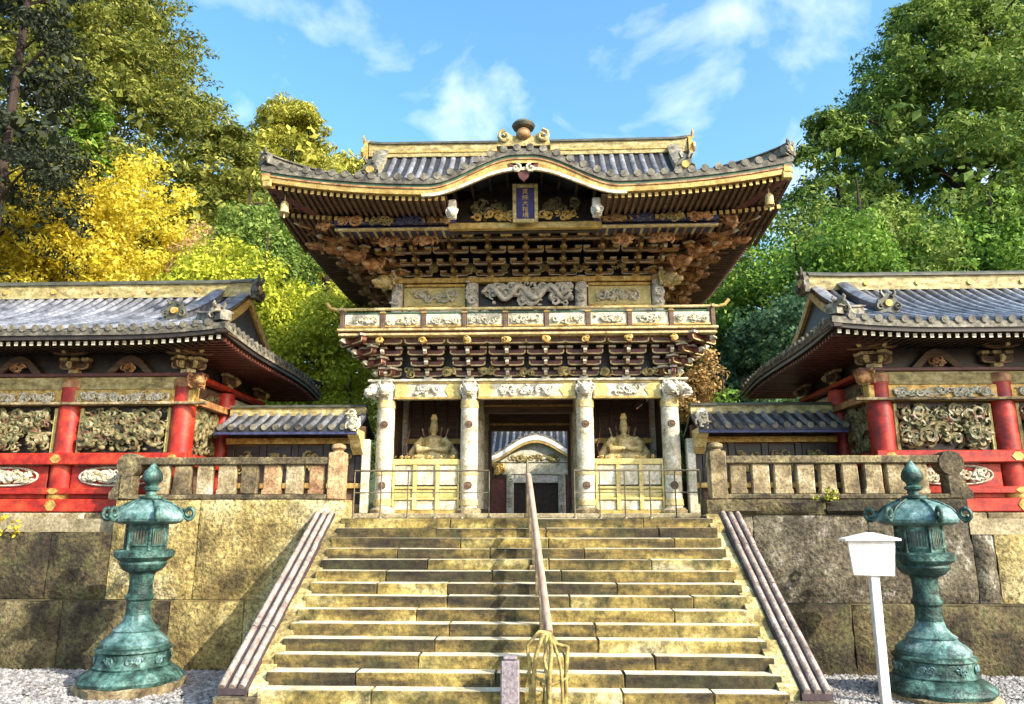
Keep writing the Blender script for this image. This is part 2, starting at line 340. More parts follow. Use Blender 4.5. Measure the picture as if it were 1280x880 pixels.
    def ball(s, c, r, n=10, m=6, mi=0):
        if not hasattr(r, '__len__'):
            r = (r, r, r)
        vs = [(c[0], c[1], c[2] - r[2])]
        for i in range(1, m):
            ph = math.pi * i / m - math.pi / 2
            for k in range(n):
                a = 2 * math.pi * k / n
                vs.append((c[0] + r[0] * math.cos(ph) * math.cos(a), c[1] + r[1] * math.cos(ph) * math.sin(a), c[2] + r[2] * math.sin(ph)))
        vs.append((c[0], c[1], c[2] + r[2]))
        fs = []
        for k in range(n):
            fs.append((0, 1 + (k + 1) % n, 1 + k))
            fs.append((len(vs) - 1, 1 + (m - 2) * n + k, 1 + (m - 2) * n + (k + 1) % n))
        for i in range(m - 2):
            for k in range(n):
                k2 = (k + 1) % n
                fs.append((1 + i * n + k, 1 + i * n + k2, 1 + (i + 1) * n + k2, 1 + (i + 1) * n + k))
        return s.add(vs, fs, mi)
    def grid(s, rows, mi=0):
        """rows: list of equal-length lists of points"""
        nr, nc = len(rows), len(rows[0])
        vs = [p for r in rows for p in r]
        fs = [(i * nc + j, i * nc + j + 1, (i + 1) * nc + j + 1, (i + 1) * nc + j) for i in range(nr - 1) for j in range(nc - 1)]
        return s.add(vs, fs, mi)
    def slab(s, rows, th, mi=0):
        """closed sheet: rows on top, th below"""
        nr, nc = len(rows), len(rows[0])
        top = [tuple(p) for r in rows for p in r]
        bot = [(p[0], p[1], p[2] - th) for p in top]
        N = nr * nc
        fs = []
        for i in range(nr - 1):
            for j in range(nc - 1):
                a, b, c, d = i * nc + j, i * nc + j + 1, (i + 1) * nc + j + 1, (i + 1) * nc + j
                fs.append((a, b, c, d)); fs.append((d + N, c + N, b + N, a + N))
        ed = [(0 * nc + j, 0 * nc + j + 1) for j in range(nc - 1)] + [((i) * nc + nc - 1, (i + 1) * nc + nc - 1) for i in range(nr - 1)]
        ed += [((nr - 1) * nc + j + 1, (nr - 1) * nc + j) for j in range(nc - 1)] + [((i + 1) * nc, i * nc) for i in range(nr - 1)]
        for a, b in ed:
            fs.append((b, a, a + N, b + N))
        return s.add(top + bot, fs, mi)
    def mesh(s, name, mats, smooth=None):
        me = bpy.data.meshes.new(name)
        me.from_pydata(s.v, [], s.f)
        if not isinstance(mats, (list, tuple)):
            mats = [mats]
        for m in mats:
            me.materials.append(M[m] if isinstance(m, str) else m)
        if len(mats) > 1:
            me.polygons.foreach_set('material_index', s.m)
        if smooth is not None:
            me.shade_smooth(); me.set_sharp_from_angle(angle=R(smooth))
        me.update()
        return me
    def build(s, name, mats, parent=None, smooth=None, loc=None, rz=None):
        return link(name, s.mesh(name, mats, smooth), parent, loc, rz)

def link(name, me, parent=None, loc=None, rz=None, scale=None):
    o = bpy.data.objects.new(name, me)
    col.objects.link(o)
    o.parent = parent
    if loc is not None: o.location = loc
    if rz is not None: o.rotation_euler = (0, 0, rz)
    if scale is not None: o.scale = scale
    return o

def tag(o, label=None, cat=None, group=None, kind=None):
    if label: o['label'] = label
    if cat: o['category'] = cat
    if group: o['group'] = group
    if kind: o['kind'] = kind
    return o

def thing(name, loc, label, cat, group=None, rz=0):
    e = bpy.data.objects.new(name, None); col.objects.link(e)
    e.location = loc; e.rotation_euler = (0, 0, rz); e.empty_display_size = 0.3
    return tag(e, label, cat, group)

def copy_tree(o, parent=None):
    c = o.copy(); col.objects.link(c); c.parent = parent
    for ch in list(o.children):
        copy_tree(ch, c)
    return c

def spiral(cx, cz, r0, turns, a0, sgn, n, y0, y1):
    out = []
    for i in range(n):
        t = i / (n - 1)
        r = r0 * (1 - 0.82 * t); a = a0 + sgn * turns * 2 * math.pi * t
        out.append((cx + r * math.cos(a), y0 + (y1 - y0) * t, cz + r * math.sin(a)))
    return out

def carving(w, h, n, seed, rmin=0.07, rmax=0.17, depth=0.10, nm=1, blobs=None):
    """relief of curled tendrils and lobes over a w x h panel centred on 0, standing proud towards -y"""
    rg = random.Random(seed); b = MB()
    for i in range(n):
        r = rg.uniform(rmin, rmax) * (1.0 if i % 3 else 1.25)
        r = min(r, h * 0.48)
        cx = rg.uniform(-w / 2 + r, w / 2 - r) if w > 2 * r else 0
        cz = rg.uniform(-h / 2 + r, h / 2 - r) if h > 2 * r else 0
        y = -rg.uniform(0.0, depth * 0.6)
        pts = spiral(cx, cz, r, rg.uniform(0.8, 1.5), rg.uniform(0, 6.28), rg.choice((-1, 1)), 11, y, y - depth * 0.5)
        tr = r * 0.26
        b.tube(pts, [tr * (0.35 + 0.9 * math.sin(math.pi * (0.15 + 0.8 * k / 10))) for k in range(11)], 5, rg.randrange(nm))
    for i in range(n // 2 if blobs is None else blobs):
        r = rg.uniform(rmin, rmax) * 0.6
        r = min(r, h * 0.4)
        c = (rg.uniform(-w / 2 + r, w / 2 - r), -rg.uniform(0.02, depth * 0.7), rg.uniform(-h / 2 + r, h / 2 - r))
        b.ball(c, (r * rg.uniform(0.7, 1.5), r * 0.6, r * rg.uniform(0.4, 0.8)), 7, 4, rg.randrange(nm))
    return b

P = 2.93           # terrace level above the gravel court
WALL_Y = 15.4      # retaining wall, top of the stairs
rnd = random.Random(5)

# ------------------------------------------------------------------ ground and terrain
g = MB(); g.box(-400, 400, -150, 600, -0.5, 0.0)
tag(g.build('ground', 'soil'), kind='structure')
t = MB(); t.box(-45, 45, WALL_Y + 0.42, 75, 0.02, P)
tag(t.build('terrace', 'pave'), kind='structure')

def sstep(a, b, x):
    t = max(0.0, min(1.0, (x - a) / (b - a))); return t * t * (3 - 2 * t)

def hill_z(x, y):
    s = sstep(23, 34, y)
    return P - 0.3 + s * (0.22 * max(0.0, abs(x) - 15)) + 0.22 * max(0.0, y - 60) + 0.5 * math.sin(x * 0.4) * math.cos(y * 0.3) * s * sstep(13, 20, abs(x) + max(0, y - 58))

rows = []
for j in range(56):
    y = 23 + 0.05 * j ** 2 + 0.9 * j
    rows.append([(x, y, hill_z(x, y)) for x in [(-150 + 300 * i / 90) for i in range(91)]])
tag(MB().grid(rows).build('hillside', 'hill', smooth=180), kind='structure')

# ------------------------------------------------------------------ retaining walls
def wall_stone(x0, x1, z0, z1, y, mat, parent, seed, depth=0.7, bulge=0.06):
    """a dressed block with an uneven face"""
    rg = random.Random(seed); b = MB()
    nx, nz = max(3, int((x1 - x0) / 0.22)), max(4, int((z1 - z0) / 0.2))
    rows = []
    for k in range(nz + 1):
        r = []
        for i in range(nx + 1):
            e = rg.uniform(0.03, 0.08) if (i in (0, nx) or k in (0, nz)) else rg.uniform(-bulge, bulge * 0.5)
            r.append((x0 + 0.008 + (x1 - x0 - 0.016) * i / nx, y + e, z0 + 0.006 + (z1 - z0 - 0.012) * k / nz))
        rows.append(r)
    b.grid(rows)
    xa, xb, za, zb = x0 + 0.008, x1 - 0.008, z0 + 0.006, z1 - 0.006
    yf, yb = y + 0.05, y + depth
    b.add([(xa, yf, za), (xb, yf, za), (xb, yf, zb), (xa, yf, zb), (xa, yb, za), (xb, yb, za), (xb, yb, zb), (xa, yb, zb)],
          [(0, 4, 5, 1), (3, 2, 6, 7), (0, 3, 7, 4), (1, 5, 6, 2), (5, 4, 7, 6)])
    return b.build('stone_block', mat, parent, smooth=50)

wl_ = thing('retaining_wall', (-8, WALL_Y, 0), 'yellow lichened stone retaining wall left of the staircase', 'wall')
wr_ = thing('retaining_wall', (8, WALL_Y, 0), 'grey weathered stone retaining wall right of the staircase', 'wall')
def course(par, xs, z0, z1, y, matf, seed):
    ox, oy = par.location.x, par.location.y
    for i in range(len(xs) - 1):
        a, b_ = sorted((xs[i], xs[i + 1]))
        zt = z1(0.5 * (a + b_)) if callable(z1) else z1
        wall_stone(a - ox, b_ - ox, z0, zt, y - oy, matf(0.5 * (a + b_)), par, seed + i)
lm = lambda x: 'stone_lichen' if x > -8.9 else 'stone_moss'
lm0 = lambda x: 'stone_lichen' if -7.2 < x < -4 else 'stone_moss'
rm = lambda x: 'stone_grey'
rm0 = lambda x: 'stone_moss'
course(wl_, [-4.2, -5.6, -7.1, -9.3, -11.4, -13.8, -16.5, -19, -22], 0.0, 1.32, WALL_Y - 0.30, lm0, 10)
course(wl_, [-3.76, -6.8, -8.62], 1.32, 3.32, WALL_Y, lm, 30)
course(wl_, [-8.62, -9.9, -12.2, -14.6, -17.4, -20, -22], 1.32, 2.66, WALL_Y, lm, 40)
course(wr_, [4.2, 6.3, 8.0, 10.2, 12.6, 15, 18, 22], 0.0, 1.30, WALL_Y - 0.30, rm0, 50)
course(wr_, [3.70, 4.62, 6.9, 8.92], 1.30, 3.0, WALL_Y, rm, 60)
course(wr_, [3.70, 6.1, 8.92], 3.0, 3.32, WALL_Y - 0.03, lambda x: 'stone_moss', 66)
course(wr_, [8.92, 9.35, 11.6, 14, 17, 22], 1.30, 2.62, WALL_Y, lambda x: 'stone_lichen' if x > 9.3 else 'stone_grey', 70)

# ------------------------------------------------------------------ staircase
st = thing('stone_staircase', (0, 10.46, 0), 'broad lichen stained stone staircase climbing to the gate', 'staircase')
NS, RISE, RUN, HW = 16, P / 16, (WALL_Y - 10.46) / 16, 3.74
for k in range(NS):
    cuts = [-HW]
    x = -HW
    while True:
        x += rnd.uniform(1.1, 2.6)
        if x > HW - 0.8: break
        cuts.append(x)
    cuts.append(HW)
    for a, b_ in zip(cuts[:-1], cuts[1:]):
        m = MB()
        dz, dy = rnd.uniform(-0.006, 0.004), rnd.uniform(-0.012, 0.010)
        y0 = k * RUN + dy
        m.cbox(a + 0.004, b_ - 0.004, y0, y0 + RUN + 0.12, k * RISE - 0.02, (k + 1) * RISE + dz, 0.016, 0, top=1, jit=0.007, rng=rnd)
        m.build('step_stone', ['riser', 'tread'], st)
c = MB()
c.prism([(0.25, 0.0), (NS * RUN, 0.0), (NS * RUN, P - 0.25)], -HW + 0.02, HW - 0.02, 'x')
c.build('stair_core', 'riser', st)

for sgn, lab in ((-1, 'left'), (1, 'right')):
    rp = thing('stair_ramp', (sgn * 4.05, 11.25, 0), f'grooved stone ramp kerb along the {lab} edge of the staircase', 'ramp')
    slope = P / (NS * RUN)
    y_of = lambda y: (y + 11.25 - 10.46) * slope
    L = WALL_Y - 11.25
    xi0, xi1 = sorted((sgn * -0.12, sgn * 0.31))          # coping strip, outer side
    ki0, ki1 = sorted((sgn * -0.385, sgn * -0.125))       # kerb strip, stair side
    b = MB()
    b.prism([(0.0, 0.0), (L - 0.02, 0.0), (L - 0.02, y_of(L) - 0.02), (0.0, y_of(0) + 0.02)], xi0 + 0.02, xi1 - 0.02, 'x')
    b.build('side_wall', 'bal_dark', rp)
    ns = 4
    def sloped(ya, yb, x0, x1, lo, hi, nm, mt, par):
        za, zb = y_of(ya), y_of(yb)
        return MB().add([(x0, ya, za + lo), (x1, ya, za + lo), (x1, yb, zb + lo), (x0, yb, zb + lo), (x0, ya, za + hi), (x1, ya, za + hi), (x1, yb, zb + hi), (x0, yb, zb + hi)],
                        [(3, 2, 1, 0), (4, 5, 6, 7), (0, 1, 5, 4), (1, 2, 6, 5), (2, 3, 7, 6), (3, 0, 4, 7)]).build(nm, mt, par)
    for i in range(ns):
        ya, yb = L * i / ns - (0.06 if i == 0 else -0.008), L * (i + 1) / ns - 0.008
        dz = rnd.uniform(-0.012, 0.012)
        sg = sloped(ya, yb, xi0, xi1, 0.02 + dz, 0.12 + dz, 'coping_stone', 'coping_dark', rp)
        for xr in (-0.05, 0.095, 0.24):
            t_ = MB(); off = sgn * xr + rnd.uniform(-0.008, 0.008)
            t_.tube([(off, ya - 0.01, y_of(ya) + 0.125 + dz), (off, yb + 0.004, y_of(yb) + 0.125 + dz)], 0.050, 10)
            t_.build('ridge_roll', 'coping', sg, smooth=50)
    nk = 9
    for j in range(nk):     # jutting kerb stones on the stair side
        ya = L * (j + 0.02) / nk; yb = L * (j + 0.98) / nk
        d = rnd.uniform(-0.05, 0.05); e = rnd.uniform(-0.02, 0.03)
        sloped(ya, yb, ki0 + (e if sgn > 0 else 0), ki1 - (e if sgn < 0 else 0), -0.45, 0.05 + d, 'kerb_stone', 'ramp', rp)
    MB().cbox(min(xi0, ki0), max(xi1, ki1), -0.22, -0.07, 0.0, y_of(0) - 0.02, 0.02).build('foot_block', 'bal_dark', rp)

# ------------------------------------------------------------------ stone balustrades on the wall
def balustrade(x0, x1, lab, mats, seed):
    rg = random.Random(seed)
    inner, outer = (x1, x0) if abs(x1) < abs(x0) else (x0, x1)
    sg = 1 if outer > 0 else -1
    t = thing('stone_balustrade', (0.5 * (x0 + x1), WALL_Y + 0.18, 3.32), lab, 'balustrade')
    cx = 0.5 * (x0 + x1)
    MB().cbox(x0 - cx, x1 - cx, -0.15, 0.15, 0.0, 0.10, 0.015).build('bottom_rail', mats[1], t)
    MB().cbox(x0 - cx, x1 - cx, -0.14, 0.14, 0.72, 0.88, 0.02).build('top_rail', mats[1], t)
    xi = inner - cx
    b = MB(); b.cbox(xi - 0.17, xi + 0.17, -0.17, 0.17, 0.0, 0.98, 0.02)
    b.lathe([(0.13, 0.98), (0.10, 1.02), (0.16, 1.07), (0.15, 1.13), (0.06, 1.17)], 10, (xi, 0, 0))
    b.build('post', mats[2], t, smooth=40)
    xo = outer - cx
    b = MB(); b.cbox(xo - 0.14, xo + 0.14, -0.16, 0.16, 0.0, 0.85, 0.03)
    b.tube([(xo - sg * 0.02, -0.17, 0.72), (xo - sg * 0.02, 0.17, 0.72)], 0.25, 14)
    b.prism([(xo + sg * 0.14, 0.0), (xo + sg * 0.34, 0.0), (xo + sg * 0.36, 0.14), (xo + sg * 0.26, 0.26), (xo + sg * 0.20, 0.42), (xo + sg * 0.14, 0.50)], -0.13, 0.13, 'y')
    e = b.build('scroll_end', mats[1], t, smooth=40)
    n = int((abs(x1 - x0) - 0.4) / 0.47)
    for i in range(n):
        x = xi + sg * (0.42 + i * (abs(x1 - x0) - 0.62) / n)
        wv = rg.uniform(0.155, 0.195)
        b = MB(); b.cbox(x - wv, x + wv, -0.08, 0.08, 0.10, 0.72, 0.02, jit=0.01, rng=rg)
        if i % 2 == 0:
            b.cbox(x - wv - 0.012, x + wv + 0.012, -0.09, 0.09, 0.102, 0.20, 0.012)
        b.build('baluster', mats[0] if rg.random() > mats[3] else mats[2], t)
balustrade(-8.45, -3.98, 'ruddy stone slab balustrade on the lichened wall left of the stairs', ('bal', 'bal_dark', 'bal_pink', 0.4), 3)
balustrade(3.98, 8.72, 'grey stone slab balustrade on the weathered wall right of the stairs', ('bal', 'bal_dark', 'bal', 0.0), 4)

# ------------------------------------------------------------------ roofs
class Roof:
    """hip-and-gable tiled roof; local coords, ridge along x"""
    def __init__(s, xa, xb, y0, yr, ze, zr, hip, hipa=True, hipb=True, lift=0.4, liftd=4.0, g=(0.5, 0.5), bump=None, backlift=1.0):
        s.__dict__.update(locals())
        s.D = yr - y0; s.uh = hip / s.D
    def gz(s, u):
        return s.ze + (s.zr - s.ze) * (s.g[0] * u + s.g[1] * u ** 3)
    def corner(s, x):
        e = 0
        if s.hipa: e = max(e, 1 - (x - s.xa) / s.liftd)
        if s.hipb: e = max(e, 1 - (s.xb - x) / s.liftd)
        e = max(0, min(1, e))
        return s.lift * e ** 2.2
    def eave(s, x):
        return s.ze + s.corner(x) + (s.bump(x) if s.bump else 0)
    def S(s, x, u):
        z = s.gz(u) + s.corner(x) * (1 - min(1, u * 1.4)) ** 2
        if s.bump and s.bump(x) > 0.001:
            z = max(z, s.ze + s.bump(x) + 0.12 * u)
        return z
    def xlim(s, u):
        a = s.xa + (s.D * min(u, s.uh) if s.hipa else 0)
        b = s.xb - (s.D * min(u, s.uh) if s.hipb else 0)
        return a, b
    def uend(s, x):
        u = 1.0
        if s.hipa and x < s.xa + s.hip: u = min(u, (x - s.xa) / s.D)
        if s.hipb and x > s.xb - s.hip: u = min(u, (s.xb - x) / s.D)
        return u
    def side_z(s, y, w):       # side slope, w metres in from the side eave
        u = w / s.D
        d = min(y - s.y0, (2 * s.yr - s.y0) - y)
        e = max(0, 1 - d / s.liftd)
        return s.gz(u) + s.lift * (s.backlift if y > s.yr else 1.0) * e ** 2.2 * (1 - min(1, u * 1.4)) ** 2
    def build(s, parent, nx=80, pitch=0.30, rr=0.075, us=None, th=0.10, bed='tile_bed', roll='tile', name='roof'):
        us = us or [0, .03, .06, .1, .15, .2, .25, .3, .36, .42, .5, .58, .66, .74, .82, .9, 1.0]
        us = sorted(set(us + [s.uh]))
        b = MB(); rows = []
        for u in us:
            a, c = s.xlim(u)
            rows.append([(a + (c - a) * i / nx, s.y0 + s.D * u, s.S(a + (c - a) * i / nx, u)) for i in range(nx + 1)])
        b.slab(rows, th)
        rows = []
        for u in us:
            a, c = s.xlim(u)
            rows.append([(a + (c - a) * i / 20, 2 * s.yr - s.y0 - s.D * u, s.gz(u) + s.corner(a + (c - a) * i / 20) * (1 - min(1, u * 1.4)) ** 2) for i in range(20, -1, -1)])
        b.slab(rows, th)
        for flag, x0, sg in ((s.hipa, s.xa, 1), (s.hipb, s.xb, -1)):
            if not flag: continue
            rows = []
            for q in range(7):
                w = s.hip * q / 6
                ya, yb = s.y0 + w, 2 * s.yr - s.y0 - w
                rows.append([(x0 + sg * w, ya + (yb - ya) * i / 24, s.side_z(ya + (yb - ya) * i / 24, w)) for i in (range(25) if sg < 0 else range(24, -1, -1))])
            b.slab(rows, th)
        root = b.build(name, bed, parent, smooth=40)
        s.root = root
        # tile rolls, front slope
        x = s.xa + pitch * 0.5
        def rolled(pts, nm):
            m = MB(); vs = []; n = 6
            for p in pts:
                for k in range(n):
                    a = math.pi * k / (n - 1)
                    if nm == 'x': vs.append((p[0] - rr * math.cos(a), p[1], p[2] + rr * math.sin(a) * 1.1))
                    else: vs.append((p[0], p[1] - rr * math.cos(a), p[2] + rr * math.sin(a) * 1.1))
            fs = [(i * n + k, i * n + k + 1, (i + 1) * n + k + 1, (i + 1) * n + k) for i in range(len(pts) - 1) for k in range(n - 1)]
            fs.append(tuple(range(n)))
            m.add(vs, fs)
            # round end tile at the eave
            p = pts[0]
            if nm == 'x': m.tube([(p[0], p[1] - 0.035, p[2] + 0.01), (p[0], p[1] + 0.03, p[2] + 0.01)], rr * 1.12, 8, 1)
            else: m.tube([(p[0] - 0.03, p[1], p[2] + 0.01), (p[0] + 0.03, p[1], p[2] + 0.01)], rr * 1.12, 8, 1)
            return m.build('tile_roll', [roll, 'tile_old'], root, smooth=60)
        while x < s.xb:
            ue = s.uend(x)
            if ue > 0.04:
                nn = max(3, int(14 * ue))
                rolled([(x, s.y0 + s.D * ue * i / nn, s.S(x, ue * i / nn)) for i in range(nn + 1)], 'x')
            x += pitch
        for flag, x0, sg in ((s.hipa, s.xa, 1), (s.hipb, s.xb, -1)):
            if not flag: continue
            y = s.y0 + pitch * 0.5
            while y < 2 * s.yr - s.y0:
                w = min(s.hip, y - s.y0, 2 * s.yr - s.y0 - y)
                if w > 0.15:
                    rolled([(x0 + sg * w * i / 4, y, s.side_z(y, w * i / 4)) for i in range(5)], 'y')
                y += pitch
        return root

def onigawara(w, h, seed=0):
    """ridge-end ornament: rounded plate with horns and a boss"""
    b = MB()
    b.prism([(-0.5 * w, 0), (0.5 * w, 0), (0.55 * w, 0.35 * h), (0.42 * w, 0.7 * h), (0.2 * w, 0.9 * h), (0, h), (-0.2 * w, 0.9 * h), (-0.42 * w, 0.7 * h), (-0.55 * w, 0.35 * h)], -0.05, 0.07, 'y')
    b.tube([(0, -0.10, 0.45 * h), (0, -0.02, 0.45 * h)], [0.17 * h, 0.22 * h], 10, 1)
    for s in (-1, 1):
        b.tube(spiral(s * 0.40 * w, 0.28 * h, 0.2 * h, 1.1, math.pi / 2, -s, 9, -0.07, -0.09), 0.045 * h + 0.01, 5, 0)
        b.tube([(s * 0.2 * w, -0.06, 0.78 * h), (s * 0.34 * w, -0.08, 0.98 * h), (s * 0.30 * w, -0.08, 1.12 * h)], [0.05, 0.04, 0.015], 5, 0)
    return b

def ridge_run(path, w, h, name, parent, mats=('ridge', 'ridge_cap'), rows=1):
    b = MB()
    b.sweep(path, [(-w / 2, 0), (-w / 2, h * 0.72), (w / 2, h * 0.72), (w / 2, 0)], 0)
    b.sweep(path, [(-w / 2 - 0.05, h * 0.723), (-w / 2 - 0.05, h * 0.82), (-w * 0.25, h), (w * 0.25, h), (w / 2 + 0.05, h * 0.82), (w / 2 + 0.05, h * 0.723)], 1)
    return b.build(name, list(mats), parent, smooth=35)

# ------------------------------------------------------------------ brackets
def arm_mesh(L, h, t, mats=('maroon', 'cream')):
    b = MB()
    bot = [(-L / 2, h * 0.45), (-L / 2 + h * 0.25, h * 0.15), (-L / 2 + h * 0.8, 0), (L / 2 - h * 0.8, 0), (L / 2 - h * 0.25, h * 0.15), (L / 2, h * 0.45)]
    b.prism(bot + [(L / 2, h), (-L / 2, h)], -t / 2, t / 2, 'y', 0)
    e = h * 0.26
    lo = bot; hi = [(x * 0.97, z + e) for x, z in bot]
    for i in range(len(lo) - 1):
        b.prism([lo[i], lo[i + 1], hi[i + 1], hi[i]], -t / 2 - 0.012, -t / 2, 'y', 1)
    b.prism([(-L / 2, h * 0.45), (-L / 2, h), (-L / 2 + e, h), (-L / 2 + e, h * 0.5)], -t / 2 - 0.011, -t / 2, 'y', 1)
    b.prism([(L / 2, h * 0.45), (L / 2, h), (L / 2 - e, h), (L / 2 - e, h * 0.5)], -t / 2 - 0.011, -t / 2, 'y', 1)
    return b.mesh('bracket_arm', list(mats))

def block_mesh(w, h, mats=('cream', 'maroon')):
    b = MB(); a = w / 2; c = a * 0.62
    b.add([(-c, -c, 0), (c, -c, 0), (c, c, 0), (-c, c, 0), (-a, -a, h * 0.45), (a, -a, h * 0.45), (a, a, h * 0.45), (-a, a, h * 0.45)],
          [(3, 2, 1, 0), (0, 1, 5, 4), (1, 2, 6, 5), (2, 3, 7, 6), (3, 0, 4, 7)], 1)
    b.box(-a, a, -a, a, h * 0.45, h, 0)
    return b.mesh('bearing_block', list(mats))

def bracket_family(T, so, su, L0, mats_arm, mats_blk, tip):
    h = su * 0.52
    core = MB()
    for t in range(T):
        y = -so * t; z = su * t
        core.box(-0.045, 0.045, y - so * 0.9, 0.15, z + su * 0.30, z + su * 0.30 + h, 0)      # arm pushing outward
        core.prism([(y - so * 0.9 - 0.10, z + su * 0.55), (y - so * 0.9, z + su * 0.30), (y - so * 0.9, z + su * 0.30 + h), (y - so * 0.9 - 0.06, z + su * 0.30 + h)], -0.04, 0.04, 'x', 1)
    core.box(-0.10, 0.10, -0.10, 0.10, -0.02, su * 0.3, 1)
    return dict(core=core.mesh('bracket_set', [mats_arm[0], tip]), arm=[arm_mesh(L0 * (0.80 + 0.09 * t), h, 0.09, mats_arm) for t in range(T)],
                blk=block_mesh(0.17, su * 0.40, mats_blk), T=T, so=so, su=su, L0=L0, h=h)

def place_bracket(fam, parent, loc, rz=0, scale=None):
    o = link('bracket_set', fam['core'], parent, loc, rz, scale)
    for t in range(fam['T']):
        y = -fam['so'] * t; z = fam['su'] * t + fam['su'] * 0.30
        link('bracket_arm', fam['arm'][t], o, (0, y - 0.03, z))
        L = fam['L0'] * (0.80 + 0.09 * t)
        for x in (-L / 2 + 0.08, 0, L / 2 - 0.08):
            link('bearing_block', fam['blk'], o, (x, y - 0.03, z + fam['h'] + 0.002))
    return o

# ------------------------------------------------------------------ the great gate
GY = 18.0
gate = thing('shrine_gate', (0, GY, P), 'ornate two storey shrine gate with curved tiled roof at the stair head', 'gate')
CX = (-3.5, -1.42, 1.42, 3.5)

# plinth
b = MB(); b.cbox(-4.3, 4.3, -0.75, 5.2, 0.004, 0.12, 0.02); b.build('plinth', 'pave', gate)
# columns, three rows
cb = MB()
cb.lathe([(0.30, 0.12), (0.31, 0.20), (0.24, 0.26)], 20, mi=1)
cb.lathe([(0.205, 0.26), (0.215, 1.4), (0.215, 2.4), (0.20, 3.32)], 20, mi=0, caps=False)
col_me = cb.mesh('column', ['cream', 'bal'], smooth=40)
fit_mes = []
for z0, z1 in ((0.30, 0.46), (1.02, 1.10), (2.66, 2.86)):
    fb = MB(); fb.lathe([(0.212, z0), (0.228, z0 + 0.01), (0.228, z1 - 0.01), (0.212, z1)], 20, caps=False)
    fit_mes.append(fb.mesh('metal_fitting', 'gilt_wood', smooth=40))
med = MB(); med.tube([(0, -0.236, 0), (0, -0.20, 0)], [0.085, 0.10], 10); med.tube([(0, -0.25, 0), (0, -0.23, 0)], [0.03, 0.05], 8)
med_me = med.mesh('medallion', 'brown', smooth=40)
for iy, y in enumerate((0.0, 2.2, 4.4)):
    for x in CX:
        c_ = link('column', col_me, gate, (x, y, 0), rz=0.3 * x)
        if iy == 0:
            for fm in fit_mes:
                link('metal_fitting', fm, c_)
            for z in (0.78, 2.25):
                q = link('medallion', med_me, c_, (0, 0, z), rz=-0.3 * x)
# lower niche walls, lintels, ceiling
for s in (-1, 1):
    for xc, y0, y1 in ((s * 1.42, 0.2, 2.0), (s * 3.5, 0.2, 2.0), (s * 1.42, 2.4, 4.2)):
        MB().box(xc - 0.05, xc + 0.05, y0, y1, 0.12, 3.3).build('niche_wall', 'brown', gate)
    x0, x1 = sorted((s * 1.37, s * 3.45))
    MB().box(x0, x1, 2.15, 2.25, 0.12, 3.3).build('niche_wall', 'brown', gate)
b = MB(); b.box(-3.4, 3.4, 0.1, 4.3, 3.31, 3.38); b.build('ceiling', 'brown', gate)
for y in (2.2, 4.4):
    MB().box(-1.22, 1.22, y - 0.12, y + 0.12, 2.62 if y > 3 else 2.85, 3.3).build('inner_lintel', 'brown', gate)
    MB().box(-1.225, 1.225, y - 0.135, y - 0.122, 2.78 if y > 3 else 3.02, 2.84 if y > 3 else 3.07).build('lintel_trim', 'gold', gate)
for s in (-1, 1):   # door jambs behind
    MB().box(s * 1.22 - 0.07, s * 1.22 + 0.07, 4.28, 4.52, 0.12, 2.62).build('door_jamb', 'maroon', gate)
for x in (-0.5, 0, 0.5):
    MB().box(x - 0.05, x + 0.05, 0.2, 2.05, 3.18, 3.30).build('ceiling_batten', 'maroon', gate)
for s in (-1, 1):   # slatted niche backs
    for i in range(6):
        x = s * (1.62 + 0.33 * i)
        MB().box(x - 0.03, x + 0.03, 2.08, 2.145, 0.13, 3.28).build('niche_slat', 'maroon', gate)
    MB().box(min(s * 1.45, s * 3.42), max(s * 1.45, s * 3.42), 2.03, 2.075, 2.0, 2.14).build('niche_rail', 'gold', gate)
# head beam with white carving
for i in range(3):
    x0, x1 = CX[i] + 0.21, CX[i + 1] - 0.21
    w = x1 - x0
    b = MB(); b.cbox(x0, x1, -0.14, 0.14, 2.90, 3.30, 0.02); bm = b.build('head_beam', 'cream', gate)
    MB().box(x0, x1, -0.165, -0.142, 2.885, 2.935).build('beam_trim', 'gold_bright', bm)
    MB().box(x0, x1, -0.165, -0.142, 3.27, 3.315).build('beam_trim', 'gold_bright', bm)
    for sx in (x0 + 0.2, x1 - 0.2):
        MB().prism([(sx - 0.17, 2.94), (sx + 0.10, 2.94), (sx + 0.20, 3.10), (sx + 0.10, 3.26), (sx - 0.17, 3.26)] if sx < 0.5 * (x0 + x1) else
                   [(sx + 0.17, 2.94), (sx - 0.10, 2.94), (sx - 0.20, 3.10), (sx - 0.10, 3.26), (sx + 0.17, 3.26)], -0.158, -0.141, 'y').build('painted_end', 'yellow', bm)
    carving(w - 0.95, 0.30, int((w - 0.9) * 14), 100 + i, 0.05, 0.11, 0.07).build('beam_carving', 'white_carve', bm, smooth=60, loc=(0.5 * (x0 + x1), -0.15, 3.10))
MB().cbox(-3.95, 3.95, -0.22, 0.22, 3.318, 3.38, 0.012).build('wall_plate', 'cream', gate)
